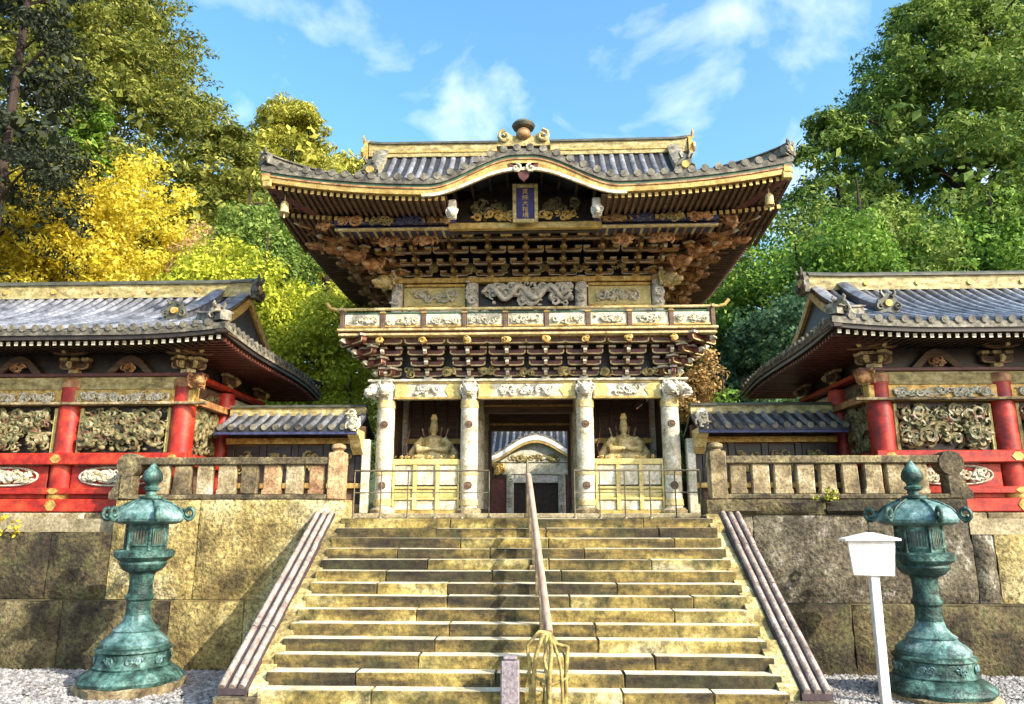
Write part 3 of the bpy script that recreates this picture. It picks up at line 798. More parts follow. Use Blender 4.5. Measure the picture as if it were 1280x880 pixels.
def beast_head(seed, mat='white_carve'):
    """carved lion or dragon head beam end, facing -y"""
    rg = random.Random(seed); b = MB()
    b.ball((0, -0.10, 0.02), (0.14, 0.18, 0.15), 10, 7)
    b.ball((0, -0.27, -0.03), (0.09, 0.11, 0.07), 8, 5)
    b.ball((0, -0.24, -0.11), (0.07, 0.09, 0.035), 8, 4)
    for s in (-1, 1):
        b.ball((s * 0.07, -0.22, 0.07), 0.035, 6, 4)
        b.tube([(s * 0.10, -0.08, 0.12), (s * 0.16, -0.05, 0.20), (s * 0.13, 0.0, 0.25)], [0.04, 0.03, 0.01], 5)
        for k in range(4):
            b.tube(spiral(s * (0.12 + 0.02 * k), -0.10 + 0.07 * k, 0.07, 1.0, rg.uniform(0, 6), s, 8, -0.05, -0.09), 0.022, 5)
    return b.mesh('beast_head', mat, smooth=60)
head_me = beast_head(1)
for x in CX:
    link('beast_head', head_me, gate, (x, -0.20, 3.08))
for s in (-1, 1):
    link('beast_head', head_me, gate, (s * 3.72, 0, 3.08), rz=s * math.pi / 2)
    link('beast_head', head_me, gate, (s * 3.70, -0.2, 3.08), rz=s * math.pi / 4)
# niche fences (gilded panels) under the statues
for s in (-1, 1):
    x0, x1 = sorted((s * 1.64, s * 3.28)); w = x1 - x0
    fr = MB(); fr.box(x0, x1, -0.05, 0.05, 0.125, 0.20); fr.build('fence_sill', 'gold_bright', gate)
    for z0, z1 in ((0.44, 0.50), (0.70, 0.76), (1.28, 1.42)):
        MB().cbox(x0, x1, -0.06, 0.06, z0, z1, 0.01).build('fence_rail', 'yellow', gate)
    for i in range(4):
        xx = x0 + w * i / 3
        MB().cbox(max(x0, xx - 0.05), min(x1, xx + 0.05), -0.07, 0.055, 0.205, 1.276, 0.008).build('fence_post', 'yellow', gate)
    for i in range(3):
        xa, xb = x0 + w * i / 3 + 0.055, x0 + w * (i + 1) / 3 - 0.055
        for z0, z1, mt in ((0.205, 0.435, 'cream'), (0.505, 0.695, 'yellow'), (0.80, 1.275, 'cream')):
            MB().cbox(xa, xb, -0.02, 0.02, z0, z1, 0.008).build('fence_panel', mt, gate)
        MB().box(xa, xb, -0.012, 0.012, 0.765, 0.795).build('fence_gap', 'dark', gate)
    carving(w, 0.10, 12, 330 + s, 0.035, 0.05, 0.05).build('fence_crest', 'gold', gate, smooth=60, loc=(0.5 * (x0 + x1), -0.03, 1.47))
    # outer fence end post between column and balustrade
    MB().cbox(s * 3.95 - 0.10, s * 3.95 + 0.10, -0.12, 0.12, 0.12, 1.9, 0.02).build('end_post', 'cream', gate)

# lower bracket course
fam_lo = bracket_family(4, 0.235, 0.225, 0.92, ('maroon', 'gilt_wood'), ('cream', 'maroon'), 'cream')
for x in (-3.5, -2.46, -1.42, -0.47, 0.47, 1.42, 2.46, 3.5):
    place_bracket(fam_lo, gate, (x, -0.02, 3.385))
for s in (-1, 1):
    for y in (0.0, 1.1, 2.2, 3.3, 4.4):
        place_bracket(fam_lo, gate, (s * 3.55, y, 3.384), rz=s * math.pi / 2)
    place_bracket(fam_lo, gate, (s * 3.52, -0.02, 3.386), rz=s * math.pi / 4, scale=(1, 1.35, 1))
for x in (-3.0, -1.94, -0.95, 0, 0.95, 1.94, 3.0):
    carving(0.5, 0.30, 5, int(400 + x * 10), 0.06, 0.11, 0.10).build('strut_carving', 'poly_gold', gate, smooth=60, loc=(x, -0.16, 3.55))
for x in (-3.5, -2.46, -1.42, -0.47, 0.47, 1.42, 2.46, 3.5):
    carving(0.26, 0.20, 4, int(450 + x * 10), 0.05, 0.09, 0.10).build('cloud_finial', 'gold', gate, smooth=60, loc=(x, -1.0, 4.17))
MB().box(-3.4, 3.4, 0.0, 4.4, 3.385, 4.28).build('bracket_wall', 'dark', gate)
# balcony
for nm, z0, z1, ex, mt in (('balcony_beam', 4.29, 4.345, 0.0, 'gilt_wood'), ('balcony_joint', 4.347, 4.40, -0.05, 'maroon'), ('balcony_floor', 4.402, 4.46, 0.03, 'gilt_wood')):
    MB().cbox(-4.52 - ex, 4.52 + ex, -1.05 - ex, 5.45 + ex, z0, z1, 0.008).build(nm, mt, gate)
npan = 9; pw = 8.9 / npan
for i in range(npan):
    x0, x1 = -4.45 + pw * i + 0.06, -4.45 + pw * (i + 1) - 0.06
    b = MB(); b.cbox(x0, x1, -1.00, -0.95, 4.50, 4.83, 0.01); pn = b.build('balcony_panel', 'cream', gate)
    carving(x1 - x0 - 0.06, 0.25, 12, 500 + i, 0.04, 0.09, 0.06).build('panel_carving', 'poly_white', pn, smooth=60, loc=(0.5 * (x0 + x1), -1.005, 4.66))
    MB().box(x0, x1, -1.02, -0.99, 4.505, 4.545).build('panel_trim', 'gold', pn)
for i in range(npan + 1):
    x = -4.45 + pw * i
    MB().cbox(x - 0.05, x + 0.05, -1.04, -0.93, 4.462, 4.92, 0.01).build('balcony_post', 'brown', gate)
    if 0 < i < npan:
        MB().cbox(x - 0.07, x + 0.07, -1.06, -0.92, 4.835, 4.875, 0.01).build('post_cap', 'gold', gate)
MB().tube([(-4.62, -0.99, 4.955), (4.62, -0.99, 4.955)], 0.04, 8).build('balcony_rail', 'gilt_wood', gate, smooth=60)
MB().box(-4.5, 4.5, -1.01, -0.96, 4.84, 4.87).build('balcony_midrail', 'green', gate)
for s in (-1, 1):
    MB().tube([(s * 4.46, -1.1, 4.955), (s * 4.46, 5.4, 4.955)], 0.04, 8).build('balcony_rail', 'gilt_wood', gate, smooth=60)
    MB().tube([(s * 4.58, -0.99, 4.955), (s * 4.75, -1.0, 4.99), (s * 4.85, -1.0, 5.12)], [0.04, 0.045, 0.05], 8).build('rail_horn', 'gold_bright', gate, smooth=60)
    b = MB(); b.box(s * 4.46 - 0.025, s * 4.46 + 0.025, -0.9, 5.3, 4.50, 4.83); b.build('balcony_side_panel', 'cream', gate)
# upper storey
MB().box(-3.35, 3.35, 0.45, 3.95, 4.465, 7.2).build('upper_wall', 'dark', gate)
ucb = MB(); ucb.lathe([(0.16, 4.465), (0.16, 6.2)], 14); uc_me = ucb.mesh('upper_column', 'white_carve', smooth=40)
UX = (-3.4, -1.42, 1.42, 3.4)
for x in UX:
    link('upper_column', uc_me, gate, (x, 0.40, 0))
    carving(0.34, 0.8, 9, int(600 + x), 0.06, 0.12, 0.10).build('column_carving', 'white_carve', gate, smooth=60, loc=(x, 0.22, 5.72))
for s in (-1, 1):
    x0, x1 = sorted((s * 1.60, s * 3.22))
    MB().cbox(x0, x1, 0.32, 0.38, 5.42, 5.92, 0.01).build('wall_board', 'yellow', gate)
    carving(x1 - x0 - 0.3, 0.40, 16, 660 + s, 0.06, 0.13, 0.06).build('board_carving', 'poly_white', gate, smooth=60, loc=(0.5 * (x0 + x1), 0.315, 5.67))
    MB().cbox(x0, x1, 0.27, 0.40, 5.925, 6.0, 0.01).build('wall_rail', 'gold', gate)
    MB().cbox(x0, x1, 0.27, 0.40, 5.33, 5.415, 0.01).build('wall_rail', 'gold', gate)
    MB().cbox(x0, x1, 0.28, 0.40, 4.9, 5.32, 0.01).build('wall_board', 'cream', gate)
    carving(x1 - x0, 0.36, 18, 640 + s, 0.06, 0.12, 0.09).build('wall_carving', 'poly_white', gate, smooth=60, loc=(0.5 * (x0 + x1), 0.27, 5.12))
carving(2.5, 0.75, 60, 650, 0.07, 0.16, 0.18).build('dragon_carving', 'white_carve', gate, smooth=60, loc=(0, 0.33, 5.70))
b = MB()     # the dragon's body winding through the waves
b.tube([(-1.15 + 2.3 * i / 30, 0.16 + 0.05 * math.sin(i), 5.72 + 0.17 * math.sin(i * 0.62)) for i in range(31)], [0.05 + 0.035 * math.sin(math.pi * i / 30) for i in range(31)], 7)
b.build('dragon_body', 'white_carve', gate, smooth=60)
carving(2.5, 0.34, 22, 651, 0.06, 0.12, 0.12).build('wave_carving', 'poly_white', gate, smooth=60, loc=(0, 0.31, 5.12))
MB().cbox(-3.75, 3.75, 0.22, 0.45, 6.02, 6.16, 0.015).build('upper_beam', 'gold', gate)
for s in (-1, 1):
    link('beast_head', beast_head(35, 'gilt_wood'), gate, (s * 3.55, 0.25, 6.0), rz=s * math.pi / 4, scale=(1.3, 1.6, 1.3))
bh_orange = beast_head(33, 'orange_carve'); bh_brown = beast_head(34, 'bronze_brown')
# upper bracket course
fam_up = bracket_family(5, 0.43, 0.165, 0.92, ('bronze_brown', 'cream'), ('cream', 'gold'), 'gold_bright')
fam_up_side = bracket_family(5, 0.40, 0.165, 0.80, ('orange_carve', 'gold'), ('cream', 'gold'), 'cream')
for x in (-2.85, -1.9, -0.95, 0, 0.95, 1.9, 2.85):
    place_bracket(fam_up, gate, (x, 0.36, 6.165))
for s in (-1, 1):
    for y in (0.6, 1.4, 2.2, 3.0, 3.8):
        place_bracket(fam_up_side, gate, (s * 3.36, y, 6.164), rz=s * math.pi / 2)
    place_bracket(fam_up_side, gate, (s * 3.45, 0.36, 6.163))
    place_bracket(fam_up_side, gate, (s * 3.42, 0.36, 6.166), rz=s * math.pi / 4, scale=(1, 1.45, 1))
    for k in range(4):          # carved beam ends fanning from the corner
        a = s * math.pi / 4 * (0.7 + 0.25 * k)
        rr_ = 0.8 + 0.42 * k
        link('beast_head', beast_head(20 + k, 'orange_carve'), gate, (s * 3.42 + math.sin(a) * rr_ * 0.9, 0.36 - math.cos(a) * rr_ * 0.9, 6.30 + 0.18 * k), rz=a, scale=(1.2, 1.5, 1.1))
    for k in range(7):
        yy = 0.2 + 0.62 * k
        link('beast_head', bh_orange if k % 2 else bh_brown, gate, (s * (4.55 - 0.12 * (k % 2)), yy, 6.62 + 0.12 * (k % 2)), rz=s * math.pi / 2, scale=(1.2, 1.3, 1.1))
        if k < 5:
            carving(0.6, 0.36, 9, 740 + k, 0.06, 0.12, 0.12).build('cloud_carving', 'orange_carve' if k % 2 else 'bronze_brown', gate, smooth=60, loc=(s * 3.95, 0.5 + 0.75 * k, 6.42), rz=s * math.pi / 2)
    for k, x in enumerate((2.4, 3.3)):
        carving(0.7, 0.35, 9, 700 + k + s, 0.06, 0.13, 0.14).build('cloud_carving', 'orange_carve', gate, smooth=60, loc=(s * x, -1.35, 6.55))
for i in range(6):
    x = -2.375 + 0.95 * i
    carving(0.42, 0.36, 6, 720 + i, 0.05, 0.10, 0.10).build('strut_carving', 'poly_gold', gate, smooth=60, loc=(x, 0.15, 6.40))
for s in (-1, 1):
    x0, x1 = sorted((s * 1.62, s * 4.5))
    MB().cbox(x0, x1, -1.98, -1.86, 6.76, 6.90, 0.015).build('eave_purlin', 'blue', gate)
    MB().cbox(x0, x1, -1.855, -1.30, 6.70, 6.745, 0.008).build('cove_panel', 'blue', gate)
    MB().cbox(x0, x1, -1.90, -1.80, 6.64, 6.697, 0.008).build('cove_rail', 'gilt_wood', gate)
    for k in range(14):
        xr = s * (1.74 + 0.205 * k)
        MB().box(xr - 0.028, xr + 0.028, -1.80, -1.32, 6.655, 6.697).build('cove_rib', 'gilt_wood' if k % 2 else 'bronze_brown', gate)
    for k in range(4):
        carving(0.66, 0.26, 16, 770 + k + 9 * s, 0.04, 0.09, 0.10).build('purlin_carving', ('bronze_brown', 'blue', 'poly_gold', 'orange_carve')[k], gate, smooth=60, loc=(s * (1.98 + 0.70 * k), -2.0, 6.82))
    carving(0.5, 0.5, 14, 790 + s, 0.06, 0.13, 0.2).build('corner_carving', 'orange_carve', gate, smooth=60, loc=(s * 4.75, -1.75, 6.85))

# roof with the curved front gable
def kara(x):
    ax = abs(x)
    if ax > 2.15: return 0.0
    t = 1 - max(0.0, ax - 0.15) / 2.0
    return 0.68 * (t * t * (3 - 2 * t))
EH = 5.88
groof = Roof(-EH, EH, -3.1, 2.2, 7.36, 10.72, 1.28, lift=0.40, liftd=4.3, g=(0.48, 0.52), bump=kara)
roof_root = groof.build(gate, nx=140, pitch=0.294, rr=0.078,
                        us=[0, .02, .05, .08, .11, .14, .17, .2, .23, .26, .29, .32, .35, .38, .42, .48, .55, .62, .7, .78, .86, .93, 1.0])
ys_back = 2 * 2.2 + 3.1
front = [(x, -3.1, groof.eave(x)) for x in [(-EH + 2 * EH * i / 120) for i in range(121)]]
def side_path(s):
    pts = []
    for i in range(31):
        y = -3.1 + (ys_back + 3.1) * i / 30
        pts.append((s * EH, y, groof.side_z(y, 0)))
    return pts if s > 0 else pts[::-1]
paths = [('front', front), ('right', side_path(1)), ('left', side_path(-1))]
# profile side>0 points to the right of travel = outward for these paths
for nm, p in paths:
    for part_n, z0, z1, o0, o1, mt in (('tile_edge', -0.16, -0.02, -0.15, 0.015, 'tile_old'), ('eave_board', -0.225, -0.162, -0.2, -0.02, 'green'),
                                       ('eave_lath', -0.262, -0.228, -0.2, -0.005, 'orange_carve')):
        MB().sweep(p, [(o0, z0), (o0, z1), (o1, z1), (o1, z0)]).build(part_n, mt, roof_root, smooth=40)
    if nm != 'front':
        MB().sweep(p, [(-0.2, -0.40), (-0.2, -0.265), (-0.03, -0.265), (-0.03, -0.40)]).build('eave_fascia', 'gold', roof_root, smooth=40)
# gilded fascia, deepening into the bargeboard of the curved gable
b = MB(); rows0 = []; rows1 = []
for x, y, z in front:
    dp = 0.385 + 0.085 * (kara(x) / 0.68)
    rows0.append((x, y + 0.03, z, dp))
vs = []; fs = []
for (x, y, z, dp) in rows0:
    vs += [(x, y, z - 0.265), (x, y, z - dp), (x, y + 0.16, z - dp), (x, y + 0.16, z - 0.265)]
for i in range(len(rows0) - 1):
    for k in range(4):
        k2 = (k + 1) % 4
        fs.append((i * 4 + k, (i + 1) * 4 + k, (i + 1) * 4 + k2, i * 4 + k2))
b.add(vs, fs); b.build('eave_fascia', 'gold_bright', roof_root, smooth=40)
b = MB()
p2 = [(x, -3.1 + 0.015, z - 0.385 - 0.085 * kara(x) / 0.68) for x, y, z in front if abs(x) < 2.3]
b.sweep(p2, [(0.0, -0.075), (0.0, -0.004), (0.05, -0.004), (0.05, -0.075)]); b.build('bargeboard_edge', 'cream', roof_root, smooth=40)
# rafters: two tiers on the front, gilded ends
def rafter_mesh(L, w, h):
    m = MB(); m.box(-w / 2, w / 2, 0.012, L, -h, 0, 0); m.box(-w / 2 - 0.004, w / 2 + 0.004, -0.004, 0.012, -h - 0.004, 0.004, 1)
    return m.mesh('rafter', ['brown', 'gold_bright'])
r1, r2 = rafter_mesh(2.2, 0.065, 0.085), rafter_mesh(2.0, 0.07, 0.09)
x = -EH + 0.12
while x < EH:
    if abs(x) > 1.78:
        for me, y, z in ((r1, -2.98, 7.36 - 0.405), (r2, -2.05, 7.36 - 0.52)):
            lf = groof.corner(x) * (1.0 if y < -2.5 else 0.55)
            o = link('rafter', me, gate, (x, y, z + lf))
            o.rotation_euler = (-math.atan2(lf, 2.6), 0, 0)
    x += 0.147
for s in (-1, 1):     # side rafters, too small to pick apart
    m = MB()
    y = -2.6
    while y < ys_back - 0.4:
        z = groof.side_z(y, 0) - 0.41
        xa, xb = sorted((s * (EH - 0.1), s * 3.5))
        m.box(xa, xb, y - 0.032, y + 0.032, z - 0.085, z)
        y += 0.147
    tag(m.build('side_rafters', 'brown', gate), kind='stuff')
# soffit boards above the rafters
def soffit_rows(x0, x1, n):
    rows = []
    for y, k in ((-2.95, 1.0), (-2.0, 0.6), (-1.0, 0.2), (0.5, 0.0)):
        rows.append([(x0 + (x1 - x0) * i / n, y, 7.36 - 0.36 + groof.corner(x0 + (x1 - x0) * i / n) * k) for i in range(n + 1)])
    return rows
for x0, x1 in ((-EH + 0.1, -1.72), (1.72, EH - 0.1)):
    MB().slab(soffit_rows(x0, x1, 14), 0.03).build('soffit_board', 'brown', gate)
for s in (-1, 1):
    rows = [[(s * xx, y, 7.02 + (groof.side_z(y, 0) - 7.36) * kk) for y in [0.55 + 6.6 * i / 16 for i in range(17)]] for xx, kk in ((EH - 0.1, 1.0), (4.6, 0.4), (3.4, 0))]
    MB().slab(rows, 0.03).build('soffit_board', 'brown', gate)
    # hip rafter and wind bell at the corner
    hb = MB(); hb.tube([(s * 3.4, 0.4, 6.86), (s * 4.8, -1.8, 6.98), (s * (EH - 0.12), -2.98, 7.36 + 0.40 - 0.46)], [0.10, 0.10, 0.09], 6); hb.build('hip_rafter', 'maroon', gate)
    MB().cbox(s * (EH - 0.14) - 0.10, s * (EH - 0.14) + 0.10, -3.10, -2.90, 7.22, 7.40, 0.02).build('hip_rafter_cap', 'gold_bright', gate)
    wb = MB(); wb.tube([(0, 0, 0.0), (0, 0, -0.18)], 0.012, 5); wb.lathe([(0.05, -0.18), (0.09, -0.24), (0.10, -0.42), (0.12, -0.46)], 10); wb.tube([(0, 0, -0.45), (0, 0, -0.58)], 0.025, 5)
    wb.build('wind_bell', 'gilt_wood', gate, smooth=40, loc=(s * (EH - 0.45), -2.72, 7.2))
# tympanum of the curved gable
top = [(x, groof.ze + kara(x) - 0.12) for x in [1.78 - 3.56 * i / 30 for i in range(31)]]
b = MB(); b.prism([(-1.78, 6.62), (1.78, 6.62)] + top, -1.75, -1.60, 'y'); b.build('gable_wall', 'dark', gate)
for i in range(9):      # curved ribs under the gable
    x = -1.6 + 0.4 * i
    MB().box(x - 0.03, x + 0.03, -2.9, -1.76, groof.ze + kara(x) - 0.30, groof.ze + kara(x) - 0.105).build('gable_rib', 'dark', gate)
MB().cbox(-1.8, 1.8, -1.95, -1.78, 6.62, 6.78, 0.02).build('rainbow_beam', 'gold_bright', gate)
carving(2.6, 0.30, 30, 801, 0.05, 0.11, 0.10).build('beam_carving', 'gold', gate, smooth=60, loc=(0, -1.98, 6.90))
for s in (-1, 1):
    carving(0.95, 0.55, 16, 810 + s, 0.06, 0.13, 0.12).build('gable_carving', 'poly', gate, smooth=60, loc=(s * 0.85, -1.80, 7.18))
    MB().cbox(s * 1.62 - 0.09, s * 1.62 + 0.09, -2.75, -2.55, 6.58, 7.0, 0.02).build('gable_post', 'white_carve', gate)
    link('beast_head', head_me, gate, (s * 1.62, -2.72, 6.66), scale=(0.6, 0.6, 0.7))
b = MB(); b.prism([(-0.28, 0), (-0.34, 0.18), (-0.18, 0.12), (-0.1, -0.16), (0, -0.26), (0.1, -0.16), (0.18, 0.12), (0.34, 0.18), (0.28, 0)], -3.10, -3.05, 'y')
b.build('gable_pendant', 'maroon', gate, loc=(0, 0, 7.50))
for s in (-1, 1):
    b = MB(); b.tube(spiral(s * 0.16, 0, 0.12, 1.1, math.pi / 2, s, 9, -3.13, -3.15), 0.03, 5); b.build('pendant_scroll', 'cream', gate, loc=(0, 0, 7.54))
# plaque
plq = MB(); plq.cbox(-0.24, 0.24, -0.03, 0.03, -0.40, 0.40, 0.01); pq = plq.build('name_plaque', 'plaque_blue', gate, loc=(0.02, -2.30, 7.07)); pq.rotation_euler = (R(12), 0, 0); pq.scale = (0.86, 1, 0.90)
for a, b_, c0, c1 in ((-0.34, -0.24, -0.50, 0.50), (0.24, 0.34, -0.50, 0.50), (-0.24, 0.24, 0.40, 0.50), (-0.24, 0.24, -0.50, -0.40)):
    MB().cbox(a, b_, -0.07, 0.04, c0, c1, 0.015).build('plaque_frame', 'ridge', pq)
def stroke(m, x0, z0, x1, z1, w=0.022):
    d = Vector((x1 - x0, 0, z1 - z0)); n = Vector((-d.z, 0, d.x)).normalized() * w / 2
    q = [(x0 - n.x, z0 - n.z), (x0 + n.x, z0 + n.z), (x1 + n.x, z1 + n.z), (x1 - n.x, z1 - n.z)]
    m.prism(q, -0.040, -0.031, 'y')
glyphs = {  # the five characters written on the gate's plaque, top to bottom
    0: [(-.09, .08, .09, .08), (0, .11, 0, -.10), (-.06, .05, .06, .05), (-.06, .05, -.06, -.03), (.06, .05, .06, -.03), (-.06, .01, .06, .01), (-.06, -.03, .06, -.03), (0, -.03, -.09, -.09), (0, -.03, .09, -.09)],
    1: [(-.09, .07, -.03, .07), (-.09, .07, -.09, -.03), (-.03, .07, -.03, -.03), (-.09, .02, -.03, .02), (-.09, -.03, -.03, -.03), (.0, .07, .09, .07), (.05, .07, .02, .03), (.01, .01, .09, .01), (.01, .01, .01, -.03), (.09, .01, .09, -.03), (.01, -.03, .09, -.03), (-.08, -.06, -.09, -.09), (-.02, -.06, -.02, -.09), (.03, -.06, .03, -.09), (.08, -.06, .09, -.09)],
    2: [(-.09, .04, .09, .04), (0, .10, -.02, .0), (-.02, .0, -.09, -.09), (.0, .03, .09, -.09)],
    4: [(-.09, .07, -.03, .07), (-.085, .02, -.035, .02), (-.09, -.04, -.03, -.02), (-.06, .07, -.06, -.03), (.0, .09, .09, .09), (.0, .09, .0, -.01), (.09, .09, .09, -.01), (.0, .055, .09, .055), (.0, .02, .09, .02), (.0, -.01, .09, -.01), (.03, -.01, -.02, -.09), (.06, -.01, .06, -.08), (.06, -.08, .10, -.08), (.10, -.08, .10, -.05)],
    3: [(-.09, .06, -.02, .06), (-.055, .10, -.055, -.10), (-.055, .04, -.09, -.03), (-.055, .04, -.02, .0), (0, .07, .09, .07), (.02, .10, .02, .05), (.07, .10, .07, .05), (.0, .03, .09, .03), (.01, .03, .01, -.09), (.01, -.01, .09, -.01), (.01, -.05, .09, -.05), (.01, -.09, .09, -.09), (.05, .03, .05, -.09)],
}
gm = MB()
for k, ss in glyphs.items():
    z = 0.305 - 0.152 * k
    for x0, z0, x1, z1 in ss:
        stroke(gm, x0 * 0.80, z + z0 * 0.66, x1 * 0.80, z + z1 * 0.66, 0.015)
tag(gm.build('lettering', 'gold_bright', pq), kind='stuff')
# ridges
ridge_run([(-4.75, 2.2, 10.62), (-4.4, 2.2, 10.58), (0, 2.2, 10.56), (4.4, 2.2, 10.58), (4.75, 2.2, 10.62)], 0.42, 0.56, 'main_ridge', roof_root)
MB().sweep([(-4.6, 2.2, 10.60), (4.6, 2.2, 10.60)], [(-0.235, 0.10), (-0.235, 0.15), (0.235, 0.15), (0.235, 0.10)]).build('ridge_band', 'gold_bright', roof_root)
for s in (-1, 1):
    o = onigawara(0.55, 0.75).build('ridge_ornament', ['gold', 'ridge_cap'], roof_root, smooth=40, loc=(s * 4.85, 2.2, 10.5), rz=s * math.pi / 2)
    pth = [(s * 4.35, 2.2 - 5.3 * (1 - u), groof.S(s * 4.35, u) + 0.02) for u in [1 - 0.28 * i / 8 for i in range(9)]]
    ridge_run(pth, 0.30, 0.36, 'descending_ridge', roof_root, mats=('ridge', 'tile_old'))
    u = 0.72
    onigawara(0.42, 0.62).build('ridge_ornament', ['ridge_cap', 'gold'], roof_root, smooth=40, loc=(s * 4.35, 2.2 - 5.3 * (1 - u) - 0.08, groof.S(4.35, u)))
    hp = []
    for i in range(9):
        w = 1.28 * (1 - i / 8.0)
        hp.append((s * (EH - w), -3.1 + w, groof.side_z(-3.1 + w, w) + 0.02))
    ridge_run(hp, 0.26, 0.26, 'hip_ridge', roof_root, mats=('tile_old', 'tile_old'))
    onigawara(0.34, 0.34).build('ridge_ornament', ['tile_old', 'gold'], roof_root, smooth=40, loc=(s * (EH - 0.08), -3.06, groof.eave(EH) - 0.02), rz=s * math.pi / 4)
    # gable boards
    gp = [(2.2 + 5.3 * (1 - u) * q, groof.gz(u)) for q, us in ((-1, [0.24 + 0.76 * i / 10 for i in range(11)]), (1, [1 - 0.76 * i / 10 for i in range(1, 11)])) for u in us]
    b = MB(); x0, x1 = sorted((s * 4.50, s * 4.58)); b.prism(gp, x0, x1, 'x'); b.build('gable_board', 'brown', roof_root)
# crest of the curved gable
b = MB()
b.prism([(-0.60, 0), (0.60, 0), (0.56, 0.20), (0.36, 0.30), (0.2, 0.24), (-0.2, 0.24), (-0.36, 0.30), (-0.56, 0.20)], -0.10, 0.12, 'y', 0)
for s in (-1, 1):
    b.tube(spiral(s * 0.42, 0.22, 0.16, 1.2, math.pi / 2 if s > 0 else math.pi / 2, -s, 10, -0.12, -0.14), 0.045, 6, 0)
b.ball((0, -0.1, 0.28), (0.17, 0.14, 0.15), 12, 7, 2)
b.lathe([(0.12, 0.42), (0.24, 0.47), (0.27, 0.53), (0.22, 0.60), (0.08, 0.63)], 12, (0, 0, 0), 1)
b.build('gable_crest', ['ridge', 'ridge_cap', 'bronze_brown'], roof_root, smooth=40, loc=(0, -3.0, groof.ze + 0.68 + 0.06))
ridge_run([(0, -2.95 + 0.3 * i, groof.ze + 0.70 + 0.05 * i / 6) for i in range(7)], 0.36, 0.28, 'gable_ridge', roof_root)

# ------------------------------------------------------------------ guardian statues
def guardian(x, lab):
    b = MB()
    b.ball((0, 0, 0.22), (0.46, 0.30, 0.22), 14, 8)             # folded knees and robe
    b.ball((-0.34, -0.12, 0.16), (0.24, 0.22, 0.15), 10, 6); b.ball((0.34, -0.12, 0.16), (0.24, 0.22, 0.15), 10, 6)
    b.lathe([(0.30, 0.25), (0.27, 0.45), (0.29, 0.62), (0.24, 0.74), (0.10, 0.80)], 14, (0, 0.02, 0))
    for s in (-1, 1):
        b.tube([(s * 0.25, 0.0, 0.70), (s * 0.42, -0.02, 0.52), (s * 0.33, -0.22, 0.40), (s * 0.10, -0.30, 0.42)], [0.11, 0.12, 0.11, 0.06], 8)
        b.tube([(s * 0.42, -0.02, 0.52), (s * 0.56, 0.0, 0.30), (s * 0.58, 0.02, 0.12)], [0.10, 0.12, 0.08], 7)     # hanging sleeve
        b.ball((s * 0.06, -0.32, 0.42), (0.06, 0.05, 0.05), 8, 5)
    b.tube([(0, 0, 0.78), (0, -0.01, 0.86)], 0.065, 8)
    b.ball((0, -0.02, 0.95), (0.105, 0.12, 0.135), 12, 8)
    b.ball((0, -0.14, 0.93), (0.02, 0.03, 0.03), 6, 4)
    for s in (-1, 1):
        b.ball((s * 0.105, 0, 0.94), (0.02, 0.03, 0.04), 6, 4)
    b.lathe([(0.115, 1.02), (0.10, 1.08), (0.07, 1.20), (0.03, 1.22)], 10, (0, 0.01, 0))
    t = thing('guardian_statue', (x, GY + 0.85, P + 1.30), lab, 'statue')
    o = b.build('body', 'gilt_wood', t)
    md = o.modifiers.new('merge', 'REMESH'); md.mode = 'VOXEL'; md.voxel_size = 0.022; md.use_smooth_shade = True
    h = MB(); h.prism([(-0.09, 1.20), (0.09, 1.20), (0.05, 1.34), (-0.05, 1.34)], -0.03, 0.05, 'y'); h.build('cap', 'gold', t)
    bw = MB(); bw.tube([(-0.62 + 0.0, -0.1, 0.1), (-0.70, -0.12, 0.5), (-0.60, -0.1, 0.95)], [0.012, 0.022, 0.012], 6)
    bw.build('bow', 'maroon', t, smooth=60)
    q = MB()
    for k in range(5):
        q.tube([(0.10 * (k - 2), 0.22, 0.5), (0.17 * (k - 2), 0.27, 1.08 - 0.04 * abs(k - 2))], [0.012, 0.03], 5)
    tag(q.build('arrows', 'orange_carve', t), kind='stuff')
    s_ = MB(); s_.cbox(-0.70, 0.70, -0.42, 0.42, -1.17, -0.60, 0.02); s_.cbox(-0.6, 0.6, -0.36, 0.36, -0.598, -0.2, 0.02); s_.cbox(-0.66, 0.66, -0.40, 0.40, -0.198, 0.02, 0.02)
    s_.build('pedestal', 'maroon', t)
guardian(-2.42, 'gilded seated guardian statue in the left niche of the gate')
guardian(2.46, 'gilded seated guardian statue in the right niche of the gate')

